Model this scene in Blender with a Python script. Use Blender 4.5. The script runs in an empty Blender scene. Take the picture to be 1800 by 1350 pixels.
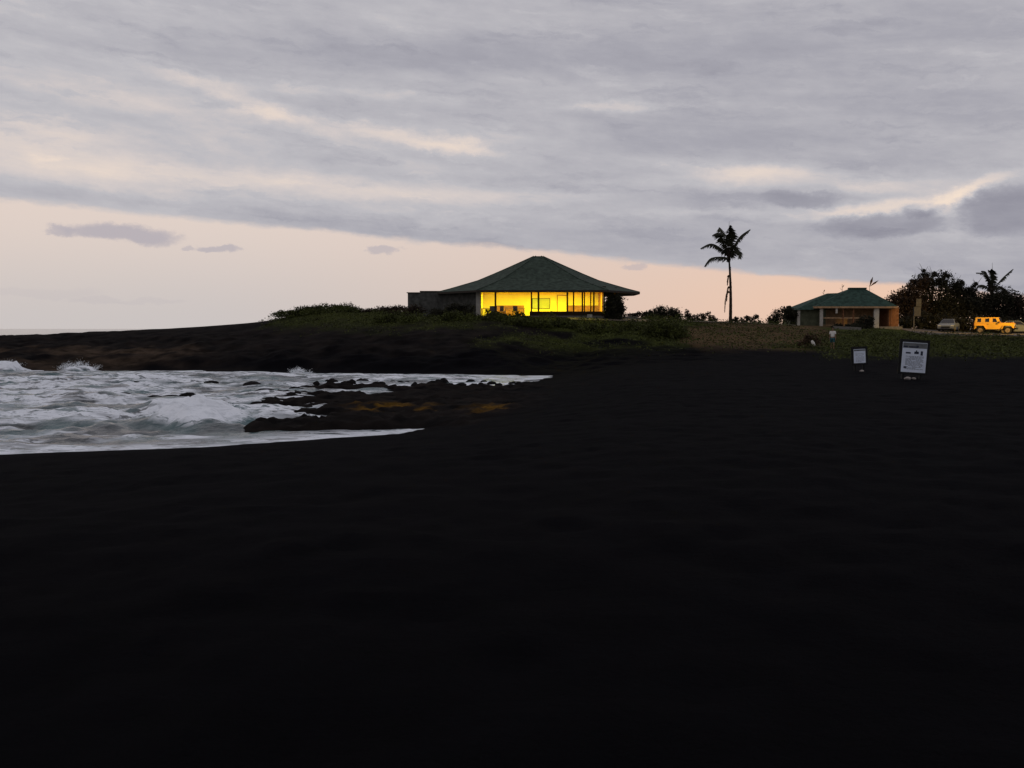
import bpy, bmesh, math, random
import numpy as np
from mathutils import Vector, Matrix, Euler

R = math.radians
sc = bpy.context.scene
col = sc.collection
random.seed(7)

# ------------------------------------------------------------------ camera model
F = 1729.0                      # focal length in pixels of the 1800 px wide photograph
EYE = 3.2                       # eye height above the sea
HOR = 578.0                     # pixel row of the sea horizon
PITCH = math.atan((675 - HOR) / F)


def P(px, py, d):
    """point at distance d (along +Y) on the line of sight of a pixel"""
    x, y = (px - 900) / F, (675 - py) / F
    Y = math.cos(PITCH) + y * math.sin(PITCH)
    Z = -math.sin(PITCH) + y * math.cos(PITCH)
    s = d / Y
    return Vector((x * s, d, EYE + Z * s))


# ------------------------------------------------------------------ numpy noise
def _hash(ix, iy, seed):
    n = (ix * 374761393 + iy * 668265263 + seed * 1442695041) & 0xFFFFFFFF
    n = ((n ^ (n >> 13)) * 1274126177) & 0xFFFFFFFF
    n = n ^ (n >> 16)
    return (n & 0xFFFF) / 65535.0


def vnoise(x, y, seed=0):
    x = np.asarray(x, dtype=np.float64); y = np.asarray(y, dtype=np.float64)
    ix = np.floor(x).astype(np.int64); iy = np.floor(y).astype(np.int64)
    fx = x - ix; fy = y - iy
    fx = fx * fx * (3 - 2 * fx); fy = fy * fy * (3 - 2 * fy)
    a = _hash(ix, iy, seed); b = _hash(ix + 1, iy, seed)
    c = _hash(ix, iy + 1, seed); d = _hash(ix + 1, iy + 1, seed)
    return (a * (1 - fx) + b * fx) * (1 - fy) + (c * (1 - fx) + d * fx) * fy


def fbm(x, y, seed=0, octv=4):
    s = 0; a = 0.5; t = 0
    for k in range(octv):
        s = s + a * vnoise(x, y, seed + 17 * k); t += a
        x = x * 2.03 + 3.1; y = y * 2.03 + 7.7; a *= 0.5
    return s / t


def sstep(a, b, x):
    t = np.clip((x - a) / (b - a), 0, 1)
    return t * t * (3 - 2 * t)


# ------------------------------------------------------------------ object helpers
def tag(o, label=None, cat=None, group=None, kind=None):
    if label: o['label'] = label
    if cat: o['category'] = cat
    if group: o['group'] = group
    if kind: o['kind'] = kind
    return o


def thing(name, label, cat, loc=(0, 0, 0), rz=0.0, group=None):
    o = bpy.data.objects.new(name, None)
    o.empty_display_size = 0.3
    col.objects.link(o)
    o.location = loc
    o.rotation_euler = (0, 0, rz)
    return tag(o, label, cat, group)


def obj(name, me, mat=None, parent=None, smooth=False):
    o = bpy.data.objects.new(name, me)
    if mat is not None:
        if len(me.materials) == 0: me.materials.append(mat)
    col.objects.link(o)
    if parent is not None: o.parent = parent
    if smooth:
        me.polygons.foreach_set('use_smooth', [True] * len(me.polygons))
    return o


def copy_tree(o, parent=None):
    c = o.copy(); col.objects.link(c)
    if parent is not None: c.parent = parent
    for ch in list(o.children): copy_tree(ch, c)
    return c


class MB:
    def __init__(self): self.v = []; self.f = []; self.m = []

    def add(self, vs, fs, mi=0):
        b = len(self.v)
        self.v += [tuple(q) for q in vs]
        self.f += [tuple(b + i for i in f) for f in fs]
        self.m += [mi] * len(fs)
        return self

    def box(self, x0, x1, y0, y1, z0, z1, rot=None, c=(0, 0, 0), mi=0):
        vs = [Vector((x, y, z)) for z in (z0, z1) for y in (y0, y1) for x in (x0, x1)]
        if rot is not None: vs = [rot @ q for q in vs]
        vs = [q + Vector(c) for q in vs]
        return self.add(vs, [(0, 2, 3, 1), (4, 5, 7, 6), (0, 1, 5, 4), (2, 6, 7, 3), (0, 4, 6, 2), (1, 3, 7, 5)], mi)

    def tube(self, pts, rad, n=8, cap=True, mi=0):
        pts = [Vector(p) for p in pts]
        if not hasattr(rad, '__len__'): rad = [rad] * len(pts)
        rings = []
        prev = None
        for i, p in enumerate(pts):
            t = (pts[min(i + 1, len(pts) - 1)] - pts[max(i - 1, 0)]).normalized()
            if prev is None:
                a = t.cross(Vector((0, 0, 1)))
                if a.length < 1e-3: a = t.cross(Vector((1, 0, 0)))
            else:
                a = prev - t * prev.dot(t)
            a.normalize(); prev = a
            b = t.cross(a)
            rings.append([p + (a * math.cos(2 * math.pi * k / n) + b * math.sin(2 * math.pi * k / n)) * rad[i] for k in range(n)])
        vs = [q for r in rings for q in r]
        fs = []
        for i in range(len(pts) - 1):
            for k in range(n):
                fs.append((i * n + k, i * n + (k + 1) % n, (i + 1) * n + (k + 1) % n, (i + 1) * n + k))
        if cap:
            fs.append(tuple(range(n - 1, -1, -1)))
            fs.append(tuple((len(pts) - 1) * n + k for k in range(n)))
        return self.add(vs, fs, mi)

    def prism(self, poly, y0, y1, mi=0):
        """poly in x,z extruded along y"""
        n = len(poly)
        vs = [(x, y0, z) for x, z in poly] + [(x, y1, z) for x, z in poly]
        fs = [tuple(range(n)), tuple(range(2 * n - 1, n - 1, -1))]
        for i in range(n):
            j = (i + 1) % n
            fs.append((i, n + i, n + j, j))
        return self.add(vs, fs, mi)

    def lathe_y(self, prof, cx, cz, n=24, mi=0):
        """prof: list of (y, radius) around an axis along y"""
        vs = []
        for y, r in prof:
            for k in range(n):
                a = 2 * math.pi * k / n
                vs.append((cx + r * math.cos(a), y, cz + r * math.sin(a)))
        fs = []
        for i in range(len(prof) - 1):
            for k in range(n):
                fs.append((i * n + k, i * n + (k + 1) % n, (i + 1) * n + (k + 1) % n, (i + 1) * n + k))
        fs.append(tuple(range(n)))
        fs.append(tuple((len(prof) - 1) * n + k for k in range(n - 1, -1, -1)))
        return self.add(vs, fs, mi)

    def mesh(self, name='mesh'):
        me = bpy.data.meshes.new(name)
        me.from_pydata(self.v, [], self.f)
        me.update()
        return me

    def build(self, name, mat, parent=None, smooth=False, bevel=0.0, fix=True):
        me = self.mesh(name)
        if fix or bevel:
            bm = bmesh.new(); bm.from_mesh(me)
            if bevel:
                bmesh.ops.bevel(bm, geom=list(bm.edges), offset=bevel, segments=2, affect='EDGES', clamp_overlap=True)
            bmesh.ops.recalc_face_normals(bm, faces=bm.faces)
            bm.to_mesh(me); bm.free()
        return obj(name, me, mat, parent, smooth)


def quads_mesh(name, V):
    """V: (n,4,3) array of quad corners"""
    n = V.shape[0]
    me = bpy.data.meshes.new(name)
    me.vertices.add(n * 4)
    me.vertices.foreach_set('co', V.reshape(-1).astype(np.float32))
    me.loops.add(n * 4)
    me.loops.foreach_set('vertex_index', np.arange(n * 4, dtype=np.int32))
    me.polygons.add(n)
    me.polygons.foreach_set('loop_start', np.arange(0, n * 4, 4, dtype=np.int32))
    me.polygons.foreach_set('loop_total', np.full(n, 4, dtype=np.int32))
    me.update(calc_edges=True)
    return me


def grid_mesh(name, X, Y, Z, attrs=None):
    nr, nc = X.shape
    me = bpy.data.meshes.new(name)
    me.vertices.add(nr * nc)
    co = np.stack([X, Y, Z], -1).reshape(-1).astype(np.float32)
    me.vertices.foreach_set('co', co)
    i = np.arange(nr * nc).reshape(nr, nc)
    q = np.stack([i[:-1, :-1], i[:-1, 1:], i[1:, 1:], i[1:, :-1]], -1).reshape(-1, 4)
    me.loops.add(q.size)
    me.loops.foreach_set('vertex_index', q.reshape(-1).astype(np.int32))
    me.polygons.add(len(q))
    me.polygons.foreach_set('loop_start', np.arange(0, q.size, 4, dtype=np.int32))
    me.polygons.foreach_set('loop_total', np.full(len(q), 4, dtype=np.int32))
    me.update(calc_edges=True)
    me.polygons.foreach_set('use_smooth', np.ones(len(q), dtype=bool))
    for k, a in (attrs or {}).items():
        at = me.attributes.new(k, 'FLOAT', 'POINT')
        at.data.foreach_set('value', a.reshape(-1).astype(np.float32))
    return me


# ------------------------------------------------------------------ materials
def nodes_of(name):
    m = bpy.data.materials.new(name)
    m.use_nodes = True
    nt = m.node_tree
    b = nt.nodes['Principled BSDF']
    return m, nt, b


def mat(name, c, rough=0.7, spec=0.3, var=0.25, scale=6.0, bump=0.0, metal=0.0, c2=None):
    m, nt, b = nodes_of(name)
    b.inputs['Roughness'].default_value = rough
    b.inputs['Specular IOR Level'].default_value = spec
    b.inputs['Metallic'].default_value = metal
    tc = nt.nodes.new('ShaderNodeTexCoord')
    nz = nt.nodes.new('ShaderNodeTexNoise')
    nz.inputs['Scale'].default_value = scale
    nz.inputs['Detail'].default_value = 5
    nt.links.new(tc.outputs['Object'], nz.inputs['Vector'])
    rp = nt.nodes.new('ShaderNodeValToRGB')
    rp.color_ramp.elements[0].position = 0.3
    rp.color_ramp.elements[1].position = 0.7
    lo = [q * (1 - var) for q in c]
    hi = [min(1, q * (1 + var)) for q in (c2 or c)]
    rp.color_ramp.elements[0].color = (*lo, 1)
    rp.color_ramp.elements[1].color = (*hi, 1)
    nt.links.new(nz.outputs['Fac'], rp.inputs['Fac'])
    nt.links.new(rp.outputs['Color'], b.inputs['Base Color'])
    if bump:
        bp = nt.nodes.new('ShaderNodeBump')
        bp.inputs['Strength'].default_value = bump
        bp.inputs['Distance'].default_value = 0.05
        nt.links.new(nz.outputs['Fac'], bp.inputs['Height'])
        nt.links.new(bp.outputs['Normal'], b.inputs['Normal'])
    return m


def emit_mat(name, c, s):
    m, nt, b = nodes_of(name)
    b.inputs['Base Color'].default_value = (*c, 1)
    b.inputs['Emission Color'].default_value = (*c, 1)
    b.inputs['Emission Strength'].default_value = s
    return m


def glass_mat(name, tint=(0.9, 0.95, 0.93), refl=0.025):
    m = bpy.data.materials.new(name); m.use_nodes = True
    nt = m.node_tree; nt.nodes.clear()
    o = nt.nodes.new('ShaderNodeOutputMaterial')
    t = nt.nodes.new('ShaderNodeBsdfTransparent'); t.inputs['Color'].default_value = (*tint, 1)
    g = nt.nodes.new('ShaderNodeBsdfGlossy'); g.inputs['Roughness'].default_value = 0.05
    mx = nt.nodes.new('ShaderNodeMixShader'); mx.inputs[0].default_value = refl
    nt.links.new(t.outputs[0], mx.inputs[1]); nt.links.new(g.outputs[0], mx.inputs[2])
    nt.links.new(mx.outputs[0], o.inputs['Surface'])
    return m


def leaf_mat(name, c, c2):
    """leaf colour varies from clump to clump (object space noise)"""
    m, nt, b = nodes_of(name)
    b.inputs['Roughness'].default_value = 0.8
    b.inputs['Specular IOR Level'].default_value = 0.15
    tc = nt.nodes.new('ShaderNodeTexCoord')
    nz = nt.nodes.new('ShaderNodeTexNoise'); nz.inputs['Scale'].default_value = 1.6
    nz.inputs['Detail'].default_value = 6
    nt.links.new(tc.outputs['Object'], nz.inputs['Vector'])
    rp = nt.nodes.new('ShaderNodeValToRGB')
    rp.color_ramp.elements[0].position = 0.35; rp.color_ramp.elements[1].position = 0.68
    rp.color_ramp.elements[0].color = (*c, 1); rp.color_ramp.elements[1].color = (*c2, 1)
    nt.links.new(nz.outputs['Fac'], rp.inputs['Fac'])
    nt.links.new(rp.outputs['Color'], b.inputs['Base Color'])
    return m


M = {}
M['roof'] = mat('green_roof', (0.042, 0.058, 0.045), 0.85, 0.1, 0.45, 2.6)
M['roof2'] = mat('bright_green_roof', (0.03, 0.056, 0.045), 0.85, 0.1, 0.45, 2.6)
M['fascia'] = mat('dark_fascia', (0.035, 0.028, 0.022), 0.8, 0.2)
M['stone'] = mat('dark_stone_wall', (0.075, 0.075, 0.07), 0.9, 0.1, 0.45, 2.2, 0.3)
M['render'] = mat('inside_plaster', (0.85, 0.76, 0.2), 0.9, 0.05, 0.06, 1.4)
M['dado'] = mat('inside_dado', (0.34, 0.17, 0.025), 0.9, 0.05, 0.25, 3)
M['white'] = mat('white_paint', (0.45, 0.42, 0.37), 0.7, 0.2, 0.12, 4)
M['grey'] = mat('grey_concrete', (0.17, 0.155, 0.14), 0.9, 0.1, 0.25, 5)
M['darkwood'] = mat('dark_wood', (0.035, 0.02, 0.012), 0.8, 0.15, 0.3, 5)
M['board'] = mat('green_board', (0.42, 0.5, 0.2), 0.7, 0.1, 0.12, 2)
M['black'] = mat('black_paint', (0.012, 0.012, 0.012), 0.6, 0.2)
M['brick'] = mat('painted_block', (0.22, 0.1, 0.05), 0.9, 0.1, 0.3, 4, 0.2)
M['greenwall'] = mat('green_wall', (0.08, 0.085, 0.055), 0.9, 0.1, 0.3, 3)
M['tan'] = mat('tan_wall', (0.4, 0.25, 0.14), 0.9, 0.1, 0.3, 3)
M['bark'] = mat('bark', (0.035, 0.026, 0.02), 0.95, 0.05, 0.4, 7, 0.5)
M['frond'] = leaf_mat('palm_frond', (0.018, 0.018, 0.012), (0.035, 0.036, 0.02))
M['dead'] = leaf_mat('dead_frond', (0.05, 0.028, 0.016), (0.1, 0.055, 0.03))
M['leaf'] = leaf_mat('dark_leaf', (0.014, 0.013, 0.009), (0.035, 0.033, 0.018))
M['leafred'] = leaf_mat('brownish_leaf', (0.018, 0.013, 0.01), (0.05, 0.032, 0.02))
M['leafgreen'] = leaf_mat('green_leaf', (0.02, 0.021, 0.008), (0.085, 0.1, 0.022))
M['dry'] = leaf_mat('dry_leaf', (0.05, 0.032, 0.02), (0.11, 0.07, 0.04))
M['yellowpaint'] = mat('yellow_car_paint', (0.82, 0.42, 0.03), 0.35, 0.4, 0.05, 3)
M['silver'] = mat('silver_car_paint', (0.15, 0.16, 0.18), 0.35, 0.5, 0.06, 3)
M['carglass'] = mat('dark_car_glass', (0.012, 0.01, 0.01), 0.15, 0.5, 0.1)
M['tyre'] = mat('tyre_rubber', (0.02, 0.02, 0.02), 0.85, 0.1)
M['rim'] = mat('wheel_rim', (0.24, 0.17, 0.1), 0.45, 0.5, 0.1)
M['lens'] = mat('lamp_lens', (0.6, 0.58, 0.52), 0.2, 0.5, 0.05)
M['redlens'] = mat('tail_lens', (0.4, 0.03, 0.02), 0.3, 0.5, 0.05)
M['signwhite'] = mat('sign_white', (0.66, 0.72, 0.84), 0.6, 0.2, 0.08, 3)
M['signhead'] = mat('sign_header', (0.14, 0.15, 0.16), 0.6, 0.2, 0.15, 5)
M['ink'] = mat('sign_ink', (0.03, 0.035, 0.06), 0.7, 0.1, 0.2)
M['greyink'] = mat('sign_small_print', (0.2, 0.22, 0.27), 0.7, 0.1, 0.35, 30)
M['skin'] = mat('skin', (0.2, 0.11, 0.07), 0.6, 0.3, 0.08)
M['shirt'] = mat('white_shirt', (0.7, 0.68, 0.64), 0.9, 0.05, 0.06)
M['teal'] = mat('teal_cloth', (0.03, 0.085, 0.1), 0.9, 0.05, 0.15)
M['hair'] = mat('dark_hair', (0.012, 0.009, 0.008), 0.7, 0.2)
M['palerock'] = mat('pale_rock', (0.28, 0.25, 0.23), 0.9, 0.1, 0.35, 6, 0.4)
M['bag'] = mat('white_bag', (0.6, 0.57, 0.53), 0.6, 0.2, 0.1)
M['lava'] = mat('lava_rock', (0.012, 0.011, 0.011), 0.95, 0.05, 0.4, 3, 0.5)
M['pave'] = mat('parking_paving', (0.12, 0.1, 0.085), 0.95, 0.05, 0.35, 1.5)
M['path'] = mat('pale_path', (0.16, 0.13, 0.1), 0.95, 0.05, 0.3, 2.5)
M['weathered'] = mat('weathered_sign_grey', (0.085, 0.08, 0.078), 0.9, 0.1, 0.2, 5)
M['glass'] = glass_mat('window_glass')
M['lamp'] = emit_mat('lamp_lit', (1.0, 0.8, 0.3), 12.0)
M['sodium'] = emit_mat('sodium_lit', (1.0, 0.5, 0.12), 20.0)

# ------------------------------------------------------------------ terrain heights
# for each bearing (pixel column) the ground height over distance: real heights above the sea
COLS = {
    -1200: [(0, 1.6), (8, 1.3), (14, .5), (19, 0), (24, -.5), (60, -.9), (80, -.5), (90, -.4), (110, -.6), (300, -3)],
    -400: [(0, 1.6), (8, 1.45), (15, .8), (23, 0), (28, -.45), (60, -.8), (76, 0), (80, .6), (90, 1.2), (100, 1.6), (112, 1.3), (125, -.3), (300, -3)],
    0: [(0, 1.6), (8, 1.5), (16, .85), (24.9, 0), (30, -.4), (60, -.7), (76.2, 0), (78, .7), (88, 1.7), (99, 2.36), (104, 2.3), (120, .8), (135, -.6), (300, -3)],
    180: [(0, 1.6), (8, 1.5), (17, .85), (25.6, 0), (31, -.35), (60, -.6), (76.5, 0), (78, .7), (88, 1.9), (99, 2.92), (104, 2.8), (120, 1.2), (135, -.6), (300, -3)],
    350: [(0, 1.6), (8, 1.55), (18, .85), (26.3, 0), (32, -.3), (60, -.5), (76.0, 0), (77.5, .7), (88, 2.2), (98, 3.42), (104, 3.3), (120, 1.6), (140, -.6), (300, -3)],
    470: [(0, 1.6), (8, 1.55), (18, .9), (27.3, 0), (33, -.25), (58, -.35), (73.5, 0), (75, .7), (87, 2.5), (97, 3.92), (104, 3.9), (122, 2), (145, -.6), (300, -3)],
    560: [(0, 1.6), (8, 1.55), (19, .9), (28.3, 0), (33, -.2), (58, -.3), (72, 0), (73.5, .7), (86, 2.8), (95, 4.7), (99, 5.1), (106, 4.9), (122, 2.5), (145, -.6), (300, -3)],
    640: [(0, 1.6), (8, 1.55), (19, .9), (29.2, 0), (33, -.15), (58, -.25), (70.5, 0), (72, .7), (86, 3.0), (95, 4.7), (99, 4.98), (106, 4.8), (130, 3.5), (160, -.6), (300, -3)],
    740: [(0, 1.6), (8, 1.55), (20, .9), (30.2, 0), (33, -.12), (58, -.2), (69, 0), (71, .7), (84, 2.9), (92, 4.2), (96, 4.42), (112, 4.45), (135, 4), (170, -.6), (300, -3)],
    860: [(0, 1.6), (8, 1.55), (22, .9), (31, .25), (36, .12), (58, -.16), (66, 0), (69, .6), (82, 2.6), (90, 4.05), (95, 4.38), (112, 4.42), (140, 4), (175, -.6), (300, -3)],
    950: [(0, 1.6), (8, 1.55), (22, 1.0), (32, .55), (44, .3), (58, .06), (62, -.03), (65, -.02), (68, .45), (80, 1.7), (86, 2.6), (91, 3.8), (95, 4.36), (112, 4.4), (140, 4), (190, -.6), (300, -3)],
    1010: [(0, 1.6), (8, 1.55), (22, 1.05), (32, .7), (44, .5), (58, .3), (64, .3), (72, .7), (80, 1.35), (86, 2.3), (91, 3.5), (96, 4.34), (112, 4.36), (140, 4), (190, 2), (260, -1), (300, -3)],
    1120: [(0, 1.6), (8, 1.55), (24, 1.15), (40, .9), (55, .8), (65, .87), (76, 1.3), (84, 2.0), (91, 3.25), (97, 4.2), (112, 4.25), (140, 3.8), (190, 2), (260, -1), (300, -3)],
    1280: [(0, 1.6), (8, 1.56), (24, 1.2), (40, 1.0), (55, 1.0), (65, 1.1), (76, 1.42), (86, 2.15), (96, 3.1), (106, 3.92), (116, 3.95), (140, 3.3), (190, 1.6), (260, -1), (300, -3)],
    1400: [(0, 1.6), (8, 1.56), (24, 1.22), (40, 1.02), (55, 1.02), (65, 1.15), (75, 1.4), (86, 2.0), (97, 2.95), (107, 3.55), (120, 3.65), (150, 3.2), (200, 1.6), (270, -1), (300, -3)],
    1500: [(0, 1.6), (8, 1.56), (24, 1.22), (42, 1.02), (55, 1.05), (65, 1.2), (76, 1.42), (86, 1.85), (96, 2.75), (104, 3.1), (114, 3.5), (130, 3.5), (160, 3), (220, 1.6), (280, -1), (300, -3)],
    1620: [(0, 1.6), (8, 1.56), (24, 1.22), (42, 1.04), (55, 1.08), (65, 1.25), (78, 1.5), (88, 1.9), (97, 2.35), (106, 2.75), (116, 3.1), (130, 3.2), (180, 3), (240, 1.6), (290, -1), (300, -2)],
    1720: [(0, 1.6), (8, 1.56), (24, 1.25), (42, 1.1), (55, 1.15), (65, 1.28), (80, 1.55), (92, 1.95), (101, 2.45), (106, 2.56), (120, 2.66), (140, 3), (180, 3), (240, 1.6), (290, -1), (300, -2)],
    2400: [(0, 1.6), (8, 1.56), (24, 1.3), (42, 1.25), (55, 1.3), (65, 1.4), (80, 1.6), (92, 2.0), (101, 2.45), (106, 2.56), (120, 2.66), (140, 3), (180, 3), (240, 2.5), (290, 1), (300, .5)],
    3300: [(0, 1.6), (40, 1.7), (100, 3), (200, 3), (300, 2)],
}
US = np.arange(-1200, 3301, 20.0)
DS = np.arange(0, 301, 0.5)
_raw = np.array([np.interp(DS, [q[0] for q in COLS[k]], [q[1] for q in COLS[k]]) for k in sorted(COLS)])
TAB = np.array([np.interp(US, sorted(COLS), _raw[:, j]) for j in range(len(DS))]).T
for _ in range(3):                                   # soften the knots
    a = np.pad(TAB, ((1, 1), (0, 0)), mode='edge'); TAB = (a[:-2] + 2 * a[1:-1] + a[2:]) / 4
for _ in range(4):
    a = np.pad(TAB, ((0, 0), (1, 1)), mode='edge'); TAB = (a[:, :-2] + 2 * a[:, 1:-1] + a[:, 2:]) / 4


def smooth_h(x, y):
    x = np.asarray(x, float); y = np.asarray(y, float)
    u = np.clip(900 + F * x / np.maximum(y, 4.0), US[0], US[-1] - 1)
    d = np.clip(y, 0, 299.4)
    i = (u - US[0]) / 20.0; j = d / 0.5
    i0 = np.floor(i).astype(int); j0 = np.floor(j).astype(int)
    fi = i - i0; fj = j - j0
    return (TAB[i0, j0] * (1 - fi) + TAB[i0 + 1, j0] * fi) * (1 - fj) + (TAB[i0, j0 + 1] * (1 - fi) + TAB[i0 + 1, j0 + 1] * fi) * fj


# lava shelf: plan outlines given as (column, row) of the picture at 0.25 m above the sea, turned into plan masks
def blob(u, v, cu, cv, ru, rv, soft=0.35, slope=0.0):
    r = np.sqrt(((u - cu) / ru) ** 2 + ((v - cv - slope * (u - cu)) / rv) ** 2)
    return 1 - sstep(1 - soft, 1 + soft, r)


def shelf_mask(x, y):
    u = 900 + F * x / np.maximum(y, 4.0)
    v = HOR + 2.95 * F / np.maximum(y, 4.0)
    w = (fbm(x * .9, y * .45, 91, 4) - .5)
    u = u + w * 90; v = v + (fbm(x * .7, y * .5, 92, 4) - .5) * 22
    s = blob(u, v, 740, 712, 200, 32, .3)
    s = np.maximum(s, blob(u, v, 640, 722, 150, 24, .3))
    s = np.maximum(s, blob(u, v, 500, 738, 95, 13, .3))
    s = np.maximum(s, blob(u, v, 545, 690, 95, 9, .35, .0))
    s = np.maximum(s, blob(u, v, 490, 703, 70, 6, .4))
    s = np.maximum(s, blob(u, v, 720, 676, 230, 5, .5, .02))
    s = np.maximum(s, .75 * blob(u, v, 325, 697, 26, 5, .5))
    s = np.maximum(s, .6 * blob(u, v, 245, 700, 60, 3, .5))
    s = np.maximum(s, .65 * blob(u, v, 380, 742, 26, 5, .5))
    s = np.maximum(s, .6 * blob(u, v, 440, 672, 60, 2.6, .6))
    s = np.maximum(s, .8 * blob(u, v, 405, 707, 50, 3.6, .5))
    # tide pools and gaps
    s = s * (1 - .9 * blob(u, v, 740, 700, 32, 2.6, .5)) * (1 - .9 * blob(u, v, 553, 687, 34, 2.2, .5)) * (1 - .9 * blob(u, v, 500, 721, 85, 2.2, .5))
    return s


def ground_z(x, y):
    """full detail height of the ground sheet"""
    x = np.asarray(x, float); y = np.asarray(y, float)
    z = smooth_h(x, y)
    far = sstep(60, 75, y) * (1 - sstep(150, 220, y))
    # rugged lava along the far shore
    z = z + far * sstep(.1, .6, z) * (1 - sstep(2.2, 3.4, z)) * (fbm(x * .55, y * .55, 5, 5) - .5) * 0.9 * (1 - sstep(8, 22, x))
    # gentle lumps of the beach
    near = 1 - sstep(70, 90, y)
    z = z + near * sstep(.05, .5, z) * ((fbm(x * .35, y * .35, 21, 4) - .5) * .12 + (fbm(x * 2.3, y * 2.3, 22, 3) - .5) * .09)
    z = z + (1 - sstep(40, 60, y)) * sstep(-2, 12, x + y * .25) * (1 - sstep(.1, .4, np.abs(z))) * (fbm(x * 1.6, y * 1.6, 27, 4) - .5) * .13
    z = z + sstep(56, 60, y) * (1 - sstep(66, 69, y)) * sstep(-6, 1, x) * (1 - sstep(.1, .4, np.abs(z))) * (fbm(x * 1.2, y * .8, 28, 4) - .5) * .2
    s = shelf_mask(x, y)
    rg = 1 - np.abs(2 * fbm(x * .8, y * .8, 33, 5) - 1)
    u = 900 + F * x / np.maximum(y, 4.0); v = HOR + 3.15 * F / np.maximum(y, 4.0)
    ch = blob(u, v, 560, 761.5, 195, 6.0, .25, -.034)
    s = s * (1 - ch)
    z = z + s * (np.maximum(0, .11 - z * .5) + .34 * (rg - .5) + .34 * (fbm(x * 2.4, y * 2.4, 34, 4) - .38))
    z = z - ch * (.12 + np.maximum(z, 0)) * (1 - .0 * s) + ch * (fbm(x * 2.0, y * 2.0, 36, 4) - .5) * .26
    return z


def gz(x, y): return float(ground_z(np.array([x]), np.array([y]))[0])


rows = np.concatenate([np.arange(-3, 20, .22), np.arange(20, 112, .24), np.arange(112, 300, 2.4)])
tt = np.linspace(-1.18, 1.18, 620)
YY, TT = np.meshgrid(rows, tt, indexing='ij')
XX = (YY + 7) * TT
ZZ = ground_z(XX, YY)
uu = 900 + F * XX / np.maximum(YY, 4.0)
vv = HOR + (EYE - ZZ) * F / np.maximum(YY, 4.0)      # only used to lay out the plant cover in plan
w1 = (fbm(XX * .25, YY * .25, 51, 4) - .5); w2 = (fbm(XX * .5, YY * .5, 52, 4) - .5)
u_ = uu + w1 * 120; v_ = vv + w2 * 34
farm = sstep(71, 83, YY + w2 * 16 + w1 * 8)
farm_r = sstep(58, 76, YY + w2 * 26 + w1 * 16)
grass = np.maximum(farm_r * sstep(1425, 1500, u_) * (1 - sstep(598, 655, v_ + w2 * 40)) * .8, farm * np.maximum.reduce([
    sstep(840, 900, u_) * (1 - sstep(1190, 1225, u_)) * (1 - sstep(590, 630, v_)) * sstep(.25, .55, fbm(XX * .22, YY * .3, 64, 4)),
    sstep(470, 520, u_) * (1 - sstep(760, 900, u_)) * (1 - sstep(552, 590, v_)) * .75,
    sstep(1425, 1470, u_) * (1 - sstep(592, 630, v_)) * .9,
    sstep(1360, 1400, u_) * (1 - sstep(1440, 1500, u_)) * sstep(596, 604, v_) * (1 - sstep(612, 624, v_)) * .6]))
dry = farm * np.maximum(sstep(1195, 1230, u_) * (1 - sstep(1425, 1470, u_)) * (1 - sstep(594, 634, v_)) * (.5 + .9 * fbm(XX * .3, YY * .3, 61, 4)),
                        sstep(1640, 1700, u_) * (1 - sstep(596, 606, v_)) * .7)
brownrock = farm * (1 - sstep(240, 420, u_)) * sstep(606, 618, v_) * sstep(.25, .5, fbm(XX * .22, YY * .3, 71, 4))
rockm = np.clip(farm * (1 - sstep(900, 1050, u_)) + shelf_mask(XX, YY) * 1.2, 0, 1)
ua = uu + w2 * 60
va = HOR + 2.9 * F / np.maximum(YY, 4.0)
algae = (blob(ua, va, 690, 711, 75, 7, .6) + .8 * blob(ua, va, 855, 720, 52, 6, .6)) * sstep(.42, .6, fbm(XX * 1.6, YY * 1.6, 73, 4)) * sstep(10, 20, YY)
ground = obj('ground', grid_mesh('ground', XX, YY, ZZ, dict(grass=np.clip(grass, 0, 1), dry=np.clip(dry, 0, 1), brown=np.clip(brownrock, 0, 1), rock=rockm, algae=np.clip(algae, 0, 1))))
tag(ground, kind='structure')


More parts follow.
